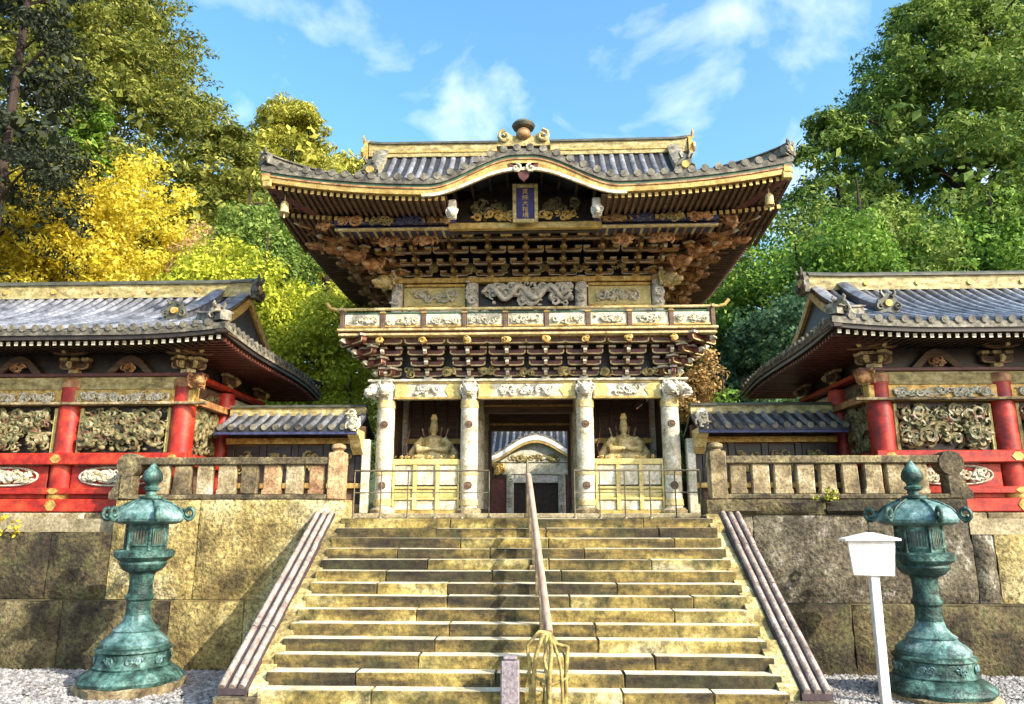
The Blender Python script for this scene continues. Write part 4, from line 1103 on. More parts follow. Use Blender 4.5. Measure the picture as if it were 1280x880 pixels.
# ------------------------------------------------------------------ roofed connecting walls beside the gate
def connecting(s, lab):
    t = thing('connecting_wall', (s * 5.75, GY + 0.2, P), lab, 'wall')
    hw = 1.72
    MB().box(-hw, hw, -0.12, 0.12, 0.004, 2.25).build('wall_body', 'brown', t)
    MB().cbox(-hw, hw, -0.2, 0.2, 0.006, 0.35, 0.02).build('stone_sill', 'bal', t)
    for i in range(5):
        x = -hw + 0.12 + (2 * hw - 0.24) * i / 4
        MB().cbox(x - 0.08, x + 0.08, -0.18, -0.122, 0.36, 2.1, 0.01).build('stud', 'dark', t)
        m = MB(); m.box(x - 0.05, x + 0.05, -0.60, -0.125, 2.02, 2.12, 0); m.ball((x, -0.62, 2.07), (0.07, 0.05, 0.07), 8, 5, 1); m.build('corbel', ['dark', 'cream'], t)
    for i in range(4):
        x = -hw + 0.12 + (2 * hw - 0.24) * (i + 0.5) / 4
        MB().box(x - 0.30, x + 0.30, -0.155, -0.125, 0.9, 1.75).build('panel', 'dark', t)
        carving(0.55, 0.6, 12, 900 + i + s, 0.06, 0.12, 0.07).build('panel_carving', 'poly_gold', t, smooth=60, loc=(x, -0.17, 1.35))
    MB().cbox(-hw, hw, -0.26, -0.186, 1.80, 1.95, 0.01).build('top_rail', 'gold', t)
    MB().cbox(-hw, hw, -0.26, -0.186, 0.72, 0.84, 0.01).build('mid_rail', 'gold', t)
    r = Roof(-hw, hw, -0.95, 0.0, 2.12, 2.60, 0.01, False, False, lift=0, g=(0.8, 0.2))
    rt = r.build(t, nx=6, pitch=0.27, rr=0.07, us=[0, .25, .5, .75, 1.0])
    MB().cbox(-hw, hw, -0.96, -0.90, 1.95, 2.015, 0.01).build('eave_fascia', 'blue', rt)
    ridge_run([(-hw, 0, 2.52), (hw, 0, 2.52)], 0.26, 0.28, 'ridge', rt)
    xe = -s * (hw - 0.10)
    cap = carving(0.4, 0.55, 9, 950 + s, 0.07, 0.13, 0.14)
    cap.build('end_carving', 'cream', t, smooth=60, loc=(xe, -0.92, 2.30))
    MB().prism([(-0.92, 2.08), (-0.92, 1.95), (-0.70, 1.84), (-0.55, 1.66), (-0.30, 1.52), (-0.27, 2.08)], xe - 0.13, xe + 0.13, 'x').build('end_bracket', 'gilt_wood', t)
connecting(-1, 'low tile roofed wall joining the gate to the left cloister')
connecting(1, 'low tile roofed wall joining the gate to the right cloister')

# ------------------------------------------------------------------ the two cloisters
def cloister(s, lab):
    """s = -1 left, 1 right; local x grows away from the gate and is mirrored by s"""
    X0 = 7.78
    t = thing('cloister', (s * X0, 16.3, P), lab, 'cloister')
    L = 9.0
    def bx(m, xa, xb, *r, **k):
        a, b_ = sorted((s * xa, s * xb)); m.box(a, b_, *r, **k); return m
    def cb_(xa, xb, y0, y1, z0, z1, c, nm, mt, par=t):
        a, b_ = sorted((s * xa, s * xb)); return MB().cbox(a, b_, y0, y1, z0, z1, c).build(nm, mt, par)
    # plinth stones
    for i in range(5):
        cb_(-0.35 + 2.1 * i, -0.35 + 2.1 * (i + 1) - 0.012, -0.45, 0.2, -0.27, 0.12, 0.02, 'plinth_stone', 'bal')
    cb_(-0.30, L, 0.21, 4.4, -0.27, 0.11, 0.02, 'floor_slab', 'bal_dark')
    px = [0, 2.62, 5.24, 7.86]
    pil = MB(); pil.lathe([(0.24, 0.12), (0.255, 0.3), (0.255, 3.0), (0.235, 3.12)], 20); pil_me = pil.mesh('pillar', 'red', smooth=40)
    for x in px:
        p = link('pillar', pil_me, t, (s * x, 0, 0))
        MB().lathe([(0.262, 0.42), (0.268, 0.44), (0.268, 0.52), (0.262, 0.54)], 20, caps=False).build('pillar_band', 'gold', p, smooth=40)
        MB().lathe([(0.245, 2.90), (0.272, 2.92), (0.272, 3.10), (0.245, 3.115)], 20, caps=False).build('pillar_band', 'orange_carve', p, smooth=40)
        MB().cbox(s * x - 0.15, s * x + 0.15, -0.15, 0.15, 3.12, 3.24, 0.02).build('pillar_cap', 'cream', t)
        for z0, z1, yf in ((0.17, 0.40, -0.30), (0.53, 0.65, -0.29), (1.20, 1.38, -0.33)):
            f_ = MB(); f_.prism([(s * x - 0.13, (z0 + z1) / 2), (s * x - 0.05, z0), (s * x + 0.05, z0), (s * x + 0.13, (z0 + z1) / 2), (s * x + 0.05, z1), (s * x - 0.05, z1)], yf - 0.014, yf - 0.001, 'y'); f_.build('rail_fitting', 'gold', t)
    for y in (2.1, 4.2):
        link('pillar', pil_me, t, (0, y, 0)); link('pillar', pil_me, t, (s * 2.62, y, 0))
    # continuous red rails in front of the pillars
    cb_(-0.30, L, -0.30, 0.12, 0.14, 0.42, 0.02, 'sill_beam', 'red')
    cb_(-0.30, L, -0.29, -0.22, 0.52, 0.66, 0.015, 'low_rail', 'red')
    cb_(-0.30, L, -0.33, -0.20, 1.16, 1.42, 0.02, 'waist_rail', 'red')
    MB().box(*sorted((s * 0.28, s * L)), 0.10, 0.16, 0.43, 3.2).build('back_board', 'dark', t)
    for i in range(len(px) - 1):
        xa, xb = px[i] + 0.27, px[i + 1] - 0.27; xm = 0.5 * (xa + xb); w = xb - xa
        # dado panel with a long oval of carving
        cb_(xa, xb, -0.13, -0.06, 0.43, 1.15, 0.01, 'dado_panel', 'red')
        ov = MB()
        n = 28
        ring = [(s * xm + (w * 0.40) * math.copysign(abs(math.cos(2 * math.pi * k / n)) ** 0.7, math.cos(2 * math.pi * k / n)), -0.15, 0.91 + 0.20 * math.sin(2 * math.pi * k / n)) for k in range(n + 1)]
        ov.tube(ring, 0.026, 6); od = ov.build('oval_frame', 'cream', t, smooth=60)
        carving(w * 0.74, 0.34, 40, 1000 + i * 7 + s, 0.06, 0.13, 0.10).build('oval_carving', 'poly_white', od, smooth=60, loc=(s * xm, -0.14, 0.91))
        # large panel
        MB().box(s * xm - w / 2, s * xm + w / 2, -0.02, 0.05, 1.42, 2.50).build('panel_ground', 'dark', t)
        carving(w - 0.04, 1.04, 120, 1100 + i * 7 + s, 0.06, 0.17, 0.22).build('panel_carving', 'poly', t, smooth=60, loc=(s * xm, -0.04, 1.96))
        for sx in (-1, 1):
            MB().cbox(s * xm + sx * (w / 2 - 0.03) - 0.04, s * xm + sx * (w / 2 - 0.03) + 0.04, -0.09, -0.022, 1.44, 2.46, 0.01).build('panel_frame', 'yellow', t)
        # carved frieze and lintel
        carving(w + 0.1, 0.27, 60, 1200 + i * 7 + s, 0.04, 0.09, 0.08).build('frieze_carving', 'poly_white', t, smooth=60, loc=(s * xm, -0.20, 2.68))
        # frog-leg strut above the lintel
        fl = MB(); A = [(-0.55, 0), (-0.42, 0.14), (-0.22, 0.34), (0, 0.42), (0.22, 0.34), (0.42, 0.14), (0.55, 0), (0.36, 0), (0.2, 0.16), (0, 0.24), (-0.2, 0.16), (-0.36, 0)]
        fl.prism([(s * xm + a, 3.26 + z) for a, z in A], -0.14, -0.04, 'y'); fl.build('frog_leg_strut', 'brown', t)
        carving(0.42, 0.26, 6, 1300 + i, 0.05, 0.10, 0.07).build('strut_carving', 'orange_carve', t, smooth=60, loc=(s * xm, -0.14, 3.38))
    cb_(-0.28, L, -0.20, 0.08, 2.50, 2.86, 0.015, 'frieze_beam', 'gold')
    cb_(-0.62, L, -0.34, -0.202, 2.50, 2.56, 0.01, 'frieze_edge', 'bal')
    cb_(-0.28, L, -0.16, 0.10, 2.862, 3.16, 0.015, 'lintel', 'ridge')
    cb_(-0.45, L, -0.22, 0.12, 3.162, 3.245, 0.012, 'top_plate', 'maroon')
    cb_(0.05, L, 0.02, 0.09, 3.25, 3.92, 0.005, 'upper_board', 'dark')
    # bracket blocks on the pillars
    fam = cl_fam
    for x in px:
        place_bracket(fam, t, (s * x, -0.05, 3.25))
    for y in (2.1, 4.2):
        place_bracket(fam, t, (s * -0.05, y, 3.25), rz=-s * math.pi / 2)
    place_bracket(fam, t, (s * -0.05, -0.05, 3.252), rz=-s * math.pi / 4, scale=(1, 1.3, 1))
    # inner end wall, facing the gate
    sw = MB()
    a, b_ = sorted((s * 0.08, s * 0.16)); sw.box(a, b_, 0.25, 4.2, 0.12, 3.9); sw.build('end_wall', 'dark', t)
    for y0, y1, mt, nm in ((0.30, 1.85, 'brown', 'end_panel'), (2.35, 3.95, 'cream', 'end_panel')):
        a, b_ = sorted((s * 0.03, s * 0.078)); MB().box(a, b_, y0, y1, 0.5, 3.1).build(nm, mt, t)
        o = carving(y1 - y0 - 0.1, 1.6, 40, 1400 + int(y0 * 10), 0.08, 0.18, 0.10).build('panel_carving', 'poly' if y0 < 1 else 'poly_white', t, smooth=60, loc=(s * 0.02, 0.5 * (y0 + y1), 2.2), rz=-s * math.pi / 2)
    for z0, z1, mt in ((3.16, 3.26, 'red'), (2.56, 2.72, 'orange_carve'), (1.16, 1.42, 'red')):
        a, b_ = sorted((s * -0.22, s * 0.02)); MB().cbox(a, b_, 0.26, 4.3, z0, z1, 0.01).build('end_beam', mt, t)
    link('beast_head', head_me, t, (s * -0.30, -0.22, 3.0), rz=-s * math.pi / 4, scale=(1, 1.2, 1)).data = beast_head(40, 'orange_carve')
    # roof: local x mirrored
    ze, zr = 3.97, 5.78
    if s < 0:
        rf = Roof(-L, 1.42, -1.45, 2.1, ze, zr, 1.0, False, True, lift=0.14, liftd=2.6, g=(0.72, 0.28), backlift=-1.6)
    else:
        rf = Roof(-1.42, L, -1.45, 2.1, ze, zr, 1.0, True, False, lift=0.14, liftd=2.6, g=(0.72, 0.28), backlift=-1.6)
    rt = rf.build(t, nx=50, pitch=0.268, rr=0.072)
    fx = [rf.xa + (rf.xb - rf.xa) * i / 50 for i in range(51)]
    fp = [(x, -1.45, rf.eave(x)) for x in fx]
    sp = [(s * -1.42, -1.45 + 7.1 * i / 24, rf.side_z(-1.45 + 7.1 * i / 24, 0)) for i in range(25)]
    if s > 0: sp = sp[::-1]
    for pth in (fp, sp):
        MB().sweep(pth, [(-0.2, -0.15), (-0.2, -0.02), (0.01, -0.02), (0.01, -0.15)]).build('tile_edge', 'tile_old', rt, smooth=40)
        MB().sweep(pth, [(-0.2, -0.24), (-0.2, -0.153), (-0.03, -0.153), (-0.03, -0.24)]).build('eave_board', 'dark', rt, smooth=40)
    # rafters along the front with pale ends, and along the inner side
    rme = MB(); rme.box(-0.035, 0.035, 0.01, 1.75, -0.08, 0, 0); rme.box(-0.038, 0.038, -0.006, 0.01, -0.084, 0.002, 1)
    rme = rme.mesh('rafter', ['dark', 'cream'])
    x = -1.25
    while x < 4.6:
        lf = rf.corner(s * x)
        o = link('rafter', rme, t, (s * x, -1.34, ze - 0.26 + lf)); o.rotation_euler = (math.atan2(0.10 - lf, 1.7), 0, 0)
        x += 0.17
    m = MB(); y = -1.1
    while y < 5.4:
        z = rf.side_z(y, 0) - 0.26
        a, b_ = sorted((s * -1.32, s * 0.1)); m.box(a, b_, y - 0.035, y + 0.035, z - 0.08, z); y += 0.17
    tag(m.build('side_rafters', 'maroon', t), kind='stuff')
    sof = [[(x, y, ze - 0.20 + rf.corner(x) * k + dz) for x in fx] for y, k, dz in ((-1.36, 1, 0), (-0.7, 0.5, 0.06), (0.1, 0, 0.12))]
    MB().slab(sof, 0.03).build('soffit_board', 'brown', t)
    rows = [[(s * xx, y, ze - 0.19 + (rf.side_z(y, 0) - ze) * kk + dz) for y in [0.15 + 5.0 * i / 10 for i in range(11)]] for xx, kk, dz in ((-1.34, 1, 0), (0.1, 0, 0.1))]
    MB().slab(rows, 0.03).build('soffit_board', 'maroon', t)
    # ridges
    gx = -0.42
    zb = 5.70
    ridge_run([(s * (gx - 0.12), 2.1, zb + 0.03), (s * (gx + 0.6), 2.1, zb), (s * L, 2.1, zb)], 0.36, 0.50, 'main_ridge', rt)
    for i in range(6):
        MB().tube([(s * (0.9 + 1.3 * i), 2.1 - 0.215, zb + 0.18), (s * (0.9 + 1.3 * i), 2.1 - 0.175, zb + 0.18)], 0.07, 10).build('ridge_crest', 'gold_bright', rt, smooth=40)
    onigawara(0.5, 0.62).build('ridge_ornament', ['tile_old', 'gold'], rt, smooth=40, loc=(s * (gx - 0.20), 2.1, zb - 0.05), rz=-s * math.pi / 2)
    dx = 0.35
    pth = [(s * dx, 2.1 - 3.55 * (1 - u), rf.S(s * dx, u) + 0.02) for u in [1 - 0.62 * i / 10 for i in range(11)]]
    ridge_run(pth, 0.26, 0.26, 'descending_ridge', rt, mats=('tile', 'tile'))
    onigawara(0.46, 0.46).build('ridge_ornament', ['ridge_cap', 'gold'], rt, smooth=40, loc=(s * dx, 2.1 - 3.55 * 0.62 - 0.08, rf.S(s * dx, 0.38)))
    pth = [(s * (gx + 0.08), 2.1 - 3.55 * (1 - u), rf.S(s * (gx + 0.08), u) + 0.01) for u in [1 - 0.70 * i / 10 for i in range(11)]]
    ridge_run(pth, 0.20, 0.16, 'verge_ridge', rt, mats=('tile_old', 'tile'))
    hp = [(s * (-1.42 + w), -1.45 + w, rf.side_z(-1.45 + w, w) + 0.02) for w in [1.0 * (1 - i / 8) for i in range(9)]]
    ridge_run(hp, 0.24, 0.22, 'hip_ridge', rt, mats=('tile_old', 'tile_old'))
    onigawara(0.36, 0.40).build('ridge_ornament', ['tile_old', 'gold'], rt, smooth=40, loc=(s * -1.10, -1.17, rf.side_z(-1.17, 0.3)), rz=-s * math.pi / 4)
    MB().cbox(s * -1.30 - 0.08, s * -1.30 + 0.08, -1.42, -1.26, ze - 0.16 + 0.10, ze + 0.02 + 0.10, 0.02).build('corner_cap', 'cream', rt)
    gp = [(2.1 + 3.55 * (1 - u) * q, rf.gz(u) - 0.02) for q, us in ((-1, [0.28 + 0.72 * i / 10 for i in range(11)]), (1, [1 - 0.72 * i / 10 for i in range(1, 11)])) for u in us]
    a, b_ = sorted((s * (gx + 0.02), s * (gx + 0.10))); b = MB(); b.prism(gp, a, b_, 'x'); gb = b.build('gable_board', 'dark', rt)
    for q in (-1, 1):
        vg = [(s * (gx - 0.02), 2.1 + q * 3.55 * (1 - u), rf.gz(u) - 0.14) for u in [0.28 + 0.72 * i / 8 for i in range(9)]]
        MB().sweep(vg, [(-0.04, -0.12), (-0.04, 0.10), (0.04, 0.10), (0.04, -0.12)]).build('bargeboard', 'gold', rt)
cl_fam = bracket_family(2, 0.26, 0.30, 0.85, ('brown', 'bronze_brown'), ('gilt_wood', 'brown'), 'gilt_wood')
cloister(-1, 'red pillared cloister with grey blue tiled roof left of the gate')
cloister(1, 'red pillared cloister with grey blue tiled roof right of the gate')

# ------------------------------------------------------------------ inner gate seen through the opening, and the hall behind it
ig = thing('inner_gate', (0.1, 42, P), 'small white inner gate with curved gable framed by the great gate opening', 'gate')
MB().cbox(-3.2, 3.2, -1.4, 2.4, 0.004, 0.2, 0.03).build('plinth', 'bal', ig)
for s in (-1, 1):
    MB().cbox(s * 1.45 - 0.2, s * 1.45 + 0.2, -0.2, 0.2, 0.2, 2.75, 0.03).build('column', 'white_carve', ig)
    carving(0.34, 2.2, 16, 2000 + s, 0.08, 0.15, 0.08).build('column_carving', 'poly_white', ig, smooth=60, loc=(s * 1.45, -0.22, 1.5))
    MB().cbox(s * 2.35 - 0.65, s * 2.35 + 0.65, -0.05, 0.15, 0.2, 2.3, 0.03).build('side_wall', 'maroon', ig)
    carving(0.8, 0.7, 16, 2010 + s, 0.1, 0.2, 0.12).build('bracket_carving', 'gold', ig, smooth=60, loc=(s * 2.1, -0.2, 2.75))
MB().box(-1.25, 1.25, 0.0, 0.1, 0.2, 2.0).build('door_leaf', 'dark', ig)
MB().cbox(-1.24, 1.24, -0.18, 0.2, 2.0, 2.45, 0.03).build('lintel', 'white_carve', ig)
MB().cbox(-1.9, 1.9, -0.24, 0.2, 2.46, 3.15, 0.03).build('frieze', 'cream', ig)
carving(3.2, 0.5, 30, 2020, 0.1, 0.2, 0.1).build('frieze_carving', 'poly_gold', ig, smooth=60, loc=(0, -0.25, 3.38))
kx = [(-3.3 + 6.6 * i / 40) for i in range(41)]
kz = lambda x: 3.35 + 1.25 * (0.5 + 0.5 * math.cos(math.pi * min(1, abs(x) / 3.0)))
rows = [[(x, y, kz(x) + 0.15) for x in kx] for y in (-0.62, 0.6, 2.0)]
ir = MB().slab(rows, 0.14).build('roof', 'tile_old', ig, smooth=40)
MB().sweep([(x, -0.64, kz(x)) for x in kx], [(-0.1, -0.24), (-0.1, 0.02), (0.03, 0.02), (0.03, -0.24)]).build('bargeboard', 'white_paint', ir, smooth=40)
MB().sweep([(x, -0.62, kz(x) - 0.27) for x in kx if abs(x) < 2.6], [(-0.1, -0.12), (-0.1, 0.015), (0.03, 0.015), (0.03, -0.12)]).build('gilded_edge', 'gold_bright', ir, smooth=40)
MB().prism([(-2.0, 3.152), (2.0, 3.152)] + [(x, kz(x) - 0.05) for x in [2.0 - 4.0 * i / 20 for i in range(21)]], -0.3, -0.1, 'y').build('gable_wall', 'cream', ig)
x = -3.1
while x < 3.2:
    m = MB(); m.tube([(x, -0.62, kz(x) + 0.17), (x, 2.0, kz(x) + 0.17)], 0.07, 6); m.build('tile_roll', 'tile', ir, smooth=60); x += 0.36

hall = thing('worship_hall', (0, 56, P), 'blue grey tiled hall roof glimpsed behind the small inner gate', 'building')
MB().box(-9, 9, 0, 8, 0.004, 4.2).build('wall', 'brown', hall)
hr = Roof(-10.5, 10.5, -1.5, 4, 4.2, 7.2, 0.01, False, False, lift=0, g=(0.75, 0.25))
hrt = hr.build(hall, nx=20, pitch=0.5, rr=0.12, us=[0, .25, .5, .75, 1])
MB().cbox(-10.5, 10.5, -1.55, -1.35, 3.85, 4.08, 0.02).build('eave_fascia', 'gold', hrt)
ridge_run([(-10.5, 4, 7.15), (10.5, 4, 7.15)], 0.5, 0.6, 'main_ridge', hrt)

# ------------------------------------------------------------------ thin metal barriers on the terrace
def barrier(x0, x1, posts, lab):
    t = thing('metal_barrier', (0.5 * (x0 + x1), 16.15, P), lab, 'railing')
    c = 0.5 * (x0 + x1)
    MB().tube([(x0 - c, 0, 1.02), (x1 - c, 0, 1.02)], 0.022, 8).build('top_rail', 'metal', t, smooth=60)
    MB().tube([(x0 - c, 0, 0.55), (x1 - c, 0, 0.55)], 0.014, 6).build('mid_rail', 'metal', t, smooth=60)
    for i in range(posts):
        x = x0 - c + (x1 - x0) * i / (posts - 1)
        m = MB(); m.tube([(x, 0, 0.004), (x, 0, 1.0)], 0.016, 6); m.lathe([(0.05, 0.004), (0.05, 0.03), (0.02, 0.05)], 8, (x, 0, 0)); m.build('post', 'metal', t, smooth=60)
barrier(-3.75, -0.80, 6, 'thin metal railing on the terrace before the left niche')
barrier(1.05, 3.75, 6, 'thin metal railing on the terrace before the right niche')

# ------------------------------------------------------------------ handrail down the middle of the stairs
hr_ = thing('stair_handrail', (0.2, 13.0, 0), 'weathered wooden handrail running down the middle of the stairs', 'handrail')
def on_stairs(y): return (y - 10.46) * (P / (NS * RUN)) + 0.09
rail_pts = [(-0.16, 15.75, P + 0.90), (-0.13, 15.3, P + 0.86)]
for i in range(1, 8):
    y = 15.3 - 4.2 * i / 7
    rail_pts.append((-0.13 + 0.34 * i / 7, y, on_stairs(y) + 0.86))
loc = lambda p: (p[0], p[1] - 13.0, p[2])
m = MB()
m.tube([loc(p) for p in rail_pts], [0.058] * len(rail_pts), 10)
m.build('rail', 'pinkwood', hr_, smooth=60)
for i in range(6):
    y = 15.45 - 0.8 * i
    k = (15.3 - y) / 4.2
    x = -0.13 + 0.34 * max(0, k)
    z0 = on_stairs(y) - 0.10 if y < 15.4 else P + 0.004
    zt = (on_stairs(y) + 0.84) if y < 15.3 else P + 0.86
    m = MB(); m.cbox(x - 0.045, x + 0.045, y - 13.045, y - 12.955, z0, zt, 0.008); m.build('post', 'bal', hr_)
    m = MB(); m.cbox(x - 0.09, x + 0.09, y - 13.09, y - 12.91, z0, z0 + 0.10, 0.01); m.build('post_shoe', 'bal_dark', hr_)
m = MB(); m.tube([(-0.16, 2.55, P + 0.004), (-0.16, 2.55, P + 1.2)], 0.03, 8); m.build('end_post', 'metal', hr_, smooth=60)
for k, (tx, ty, bend) in enumerate(((-0.10, 11.0, 0.10), (0.03, 10.90, 0.05), (0.14, 10.82, 0.12), (0.24, 10.74, 0.0), (0.34, 10.80, 0.10), (0.47, 10.88, 0.06))):
    z0 = on_stairs(11.1) + 0.86
    zg = math.floor(max(0, ty - 10.46) / RUN + 1) * RISE
    pts = [(0.21, 11.12, z0), (0.21 + (tx - 0.21) * 0.45, 11.02, z0 + 0.03 - 0.035 * k), (tx, ty + bend, z0 - 0.16 - 0.045 * ((k * 2) % 5)), (tx + 0.03 * (-1) ** k, ty, z0 - 0.45), (tx + 0.05 * (-1) ** k, ty, zg)]
    # smooth the bend
    sm = []
    for i in range(len(pts) - 1):
        for q in range(4):
            t_ = q / 4; sm.append(tuple(pts[i][d] * (1 - t_) + pts[i + 1][d] * t_ for d in range(3)))
    sm.append(pts[-1])
    m = MB(); m.tube([loc(p) for p in sm], 0.024 + 0.006 * (k % 2), 8); m.build('end_pipe', 'yellowpipe', hr_, smooth=60)
m = MB(); z1 = on_stairs(11.1) + 0.30
m.tube([loc((-0.10, 11.0, z1 + 0.05)), loc((0.03, 10.90, z1)), loc((0.24, 10.75, z1 - 0.06)), loc((0.47, 10.88, z1 + 0.02))], 0.02, 8); m.build('cross_pipe', 'yellowpipe', hr_, smooth=60)

sp_ = thing('granite_post', (-0.14, 10.98, 2 * RISE), 'short violet grey granite post at the foot of the stair handrail', 'post')
m = MB(); m.cbox(-0.13, 0.13, -0.10, 0.10, 0.0, 0.62, 0.02); m.build('shaft', 'granite', sp_)
m = MB(); m.cbox(-0.10, 0.10, -0.075, 0.075, 0.62, 0.68, 0.025); m.build('cap', 'granite', sp_)

# ------------------------------------------------------------------ bronze lanterns
def lantern(loc_, lab, plinth):
    t = thing('bronze_lantern', loc_, lab, 'lantern', 'bronze lanterns on the gravel')
    if plinth:
        m = MB(); m.lathe([(1.12, -0.18), (1.15, -0.02), (1.08, 0.0)], 8, rot=0.5); m.build('stone_base', 'bal', t, smooth=30)
    b = MB()
    b.lathe([(1.02, 0.0), (1.05, 0.06), (1.0, 0.12), (0.86, 0.20), (0.80, 0.24)], 48, wob=lambda k, z: 1 + (0.045 * abs(math.cos(math.pi * k / 6)) if z < 0.21 else 0))
    b.build('petal_foot', 'verdigris', t, smooth=35)
    b = MB(); b.lathe([(0.78, 0.24), (0.80, 0.27), (0.76, 0.30), (0.74, 0.50), (0.79, 0.53), (0.78, 0.57), (0.70, 0.60)], 32); dr = b.build('drum', 'verdigris', t, smooth=35)
    for k in range(8):
        a = 2 * math.pi * (k + 0.5) / 8
        o = carving(0.42, 0.16, 6, 3000 + k, 0.04, 0.07, 0.03).build('drum_relief', 'verdigris_pale', dr, smooth=60, loc=(0.745 * math.cos(a), 0.745 * math.sin(a), 0.40), rz=a + math.pi / 2)
    b = MB(); b.lathe([(0.70, 0.60), (0.69, 0.66), (0.60, 0.74), (0.50, 0.80), (0.47, 0.84), (0.49, 0.87), (0.40, 0.92), (0.30, 1.02), (0.27, 1.12)], 40,
                      wob=lambda k, z: 1 + (0.03 * abs(math.cos(math.pi * k / 5)) if 0.62 < z < 0.79 else 0)); b.build('lotus_base', 'verdigris_pale', t, smooth=35)
    b = MB(); b.lathe([(0.265, 1.12), (0.25, 1.25), (0.255, 1.36), (0.30, 1.40), (0.305, 1.45), (0.26, 1.49), (0.245, 1.62), (0.255, 1.80), (0.29, 1.86)], 28); b.build('shaft', 'verdigris', t, smooth=35)
    b = MB(); b.lathe([(0.29, 1.86), (0.40, 1.90), (0.46, 1.96), (0.50, 2.02), (0.48, 2.06), (0.55, 2.10), (0.62, 2.14), (0.63, 2.24), (0.58, 2.27)], 6 * 4, wob=lambda k, z: 1 + 0.02 * abs(math.cos(math.pi * k / 4))); b.build('platform', 'verdigris', t, smooth=35)
    b = MB(); b.lathe([(0.44, 2.27), (0.44, 2.72)], 6); ch = b.build('fire_box', 'verdigris', t)
    for k in range(6):
        a = 2 * math.pi * (k + 0.5) / 6; rr = 0.44 * math.cos(math.pi / 6)
        m = MB(); m.box(-0.15, 0.15, -0.012, 0.0, -0.13, 0.13)
        pane = m.build('window_pane', 'ridge_cap', ch, loc=((rr + 0.004) * math.cos(a), (rr + 0.004) * math.sin(a), 2.50), rz=a + math.pi / 2)
        m = MB()
        for q in range(-2, 3):
            m.box(q * 0.06 - 0.008, q * 0.06 + 0.008, -0.024, -0.013, -0.13, 0.13)
        m.box(-0.17, 0.17, -0.03, 0.0, 0.13, 0.16); m.box(-0.17, 0.17, -0.03, 0.0, -0.16, -0.13); m.box(-0.185, -0.15, -0.03, 0, -0.16, 0.16); m.box(0.15, 0.185, -0.03, 0, -0.16, 0.16)
        m.build('lattice', 'verdigris', ch, loc=((rr + 0.004) * math.cos(a), (rr + 0.004) * math.sin(a), 2.50), rz=a + math.pi / 2)
        m = MB(); aa = 2 * math.pi * k / 6
        m.tube([(0.445 * math.cos(aa), 0.445 * math.sin(aa), 2.27), (0.445 * math.cos(aa), 0.445 * math.sin(aa), 2.72)], 0.035, 6); m.build('corner_post', 'verdigris', ch, smooth=60)
    b = MB(); b.lathe([(0.46, 2.72), (0.66, 2.74), (0.78, 2.78), (0.80, 2.83), (0.76, 2.92), (0.66, 3.02), (0.48, 3.11), (0.28, 3.17), (0.20, 3.19)], 6)
    rf = b.build('roof', 'verdigris_pale', t)
    for k in range(6):
        a = 2 * math.pi * k / 6
        m = MB()
        rib = [(r * math.cos(a), r * math.sin(a), z + 0.012) for r, z in ((0.28, 3.17), (0.48, 3.11), (0.66, 3.02), (0.76, 2.92), (0.82, 2.83))]
        cz = 2.90; cr = 0.90
        for q in range(13):
            th = -math.pi * 0.55 + q / 12 * math.pi * 2.3
            rad = 0.125 * (1 - 0.62 * q / 12)
            rib.append(((cr + rad * math.cos(th)) * math.cos(a), (cr + rad * math.cos(th)) * math.sin(a), cz + 0.03 + rad * math.sin(th)))
        m.tube(rib, [0.022] * 5 + [0.042] * 10 + [0.035] * 3, 6); m.build('corner_scroll', 'verdigris', rf, smooth=60)
        a2 = 2 * math.pi * (k + 0.5) / 6
        m = MB(); m.lathe([(0.05, 0), (0.06, 0.015), (0.03, 0.025)], 10); cr_ = m.build('roof_crest', 'verdigris', rf, smooth=40, loc=(0.56 * math.cos(a2), 0.56 * math.sin(a2), 2.99))
        cr_.rotation_euler = (0, R(42), a2)
    b = MB(); b.lathe([(0.22, 3.18), (0.25, 3.20), (0.25, 3.24), (0.12, 3.26), (0.10, 3.33), (0.17, 3.36), (0.19, 3.40), (0.11, 3.44), (0.14, 3.47), (0.20, 3.54), (0.21, 3.60), (0.17, 3.70), (0.09, 3.80), (0.015, 3.88)], 18,
                      wob=lambda k, z: 1 + (0.12 * abs(math.cos(math.pi * k / 4.5)) if 3.5 < z < 3.75 else 0)); b.build('jewel_finial', 'verdigris', t, smooth=40)
    return t
la = lantern((-6.86, 13.5, 0.18), 'verdigris bronze lantern on a stone base before the left wall', True)
lb = lantern((6.93, 13.5, 0.12), 'verdigris bronze lantern with curled roof corners beside the white signboard', True)
la.rotation_euler = (0, 0, R(8)); lb.rotation_euler = (0, 0, R(30)); la.scale = (0.79, 0.79, 0.97); lb.scale = (0.82, 0.82, 0.985)

# ------------------------------------------------------------------ white signboard
sg = thing('notice_board', (5.80, 12.9, 0), 'blank white roofed notice board on a white post by the right lantern', 'sign', rz=R(4))
m = MB(); m.cbox(-0.075, 0.075, -0.05, 0.05, 0.0, 2.06, 0.01); m.build('post', 'white_paint', sg).rotation_euler = (0, R(0.6), 0)
m = MB(); m.prism([(-0.35, 2.02), (0.33, 2.0), (0.40, 2.58), (-0.40, 2.58)], -0.09, -0.052, 'y'); m.build('board', 'white_paint', sg)
m = MB(); m.prism([(-0.47, 2.565), (0.47, 2.565), (0.47, 2.60), (0.0, 2.70), (-0.47, 2.60)], -0.16, 0.08, 'y'); m.build('board_roof', 'white_paint', sg)

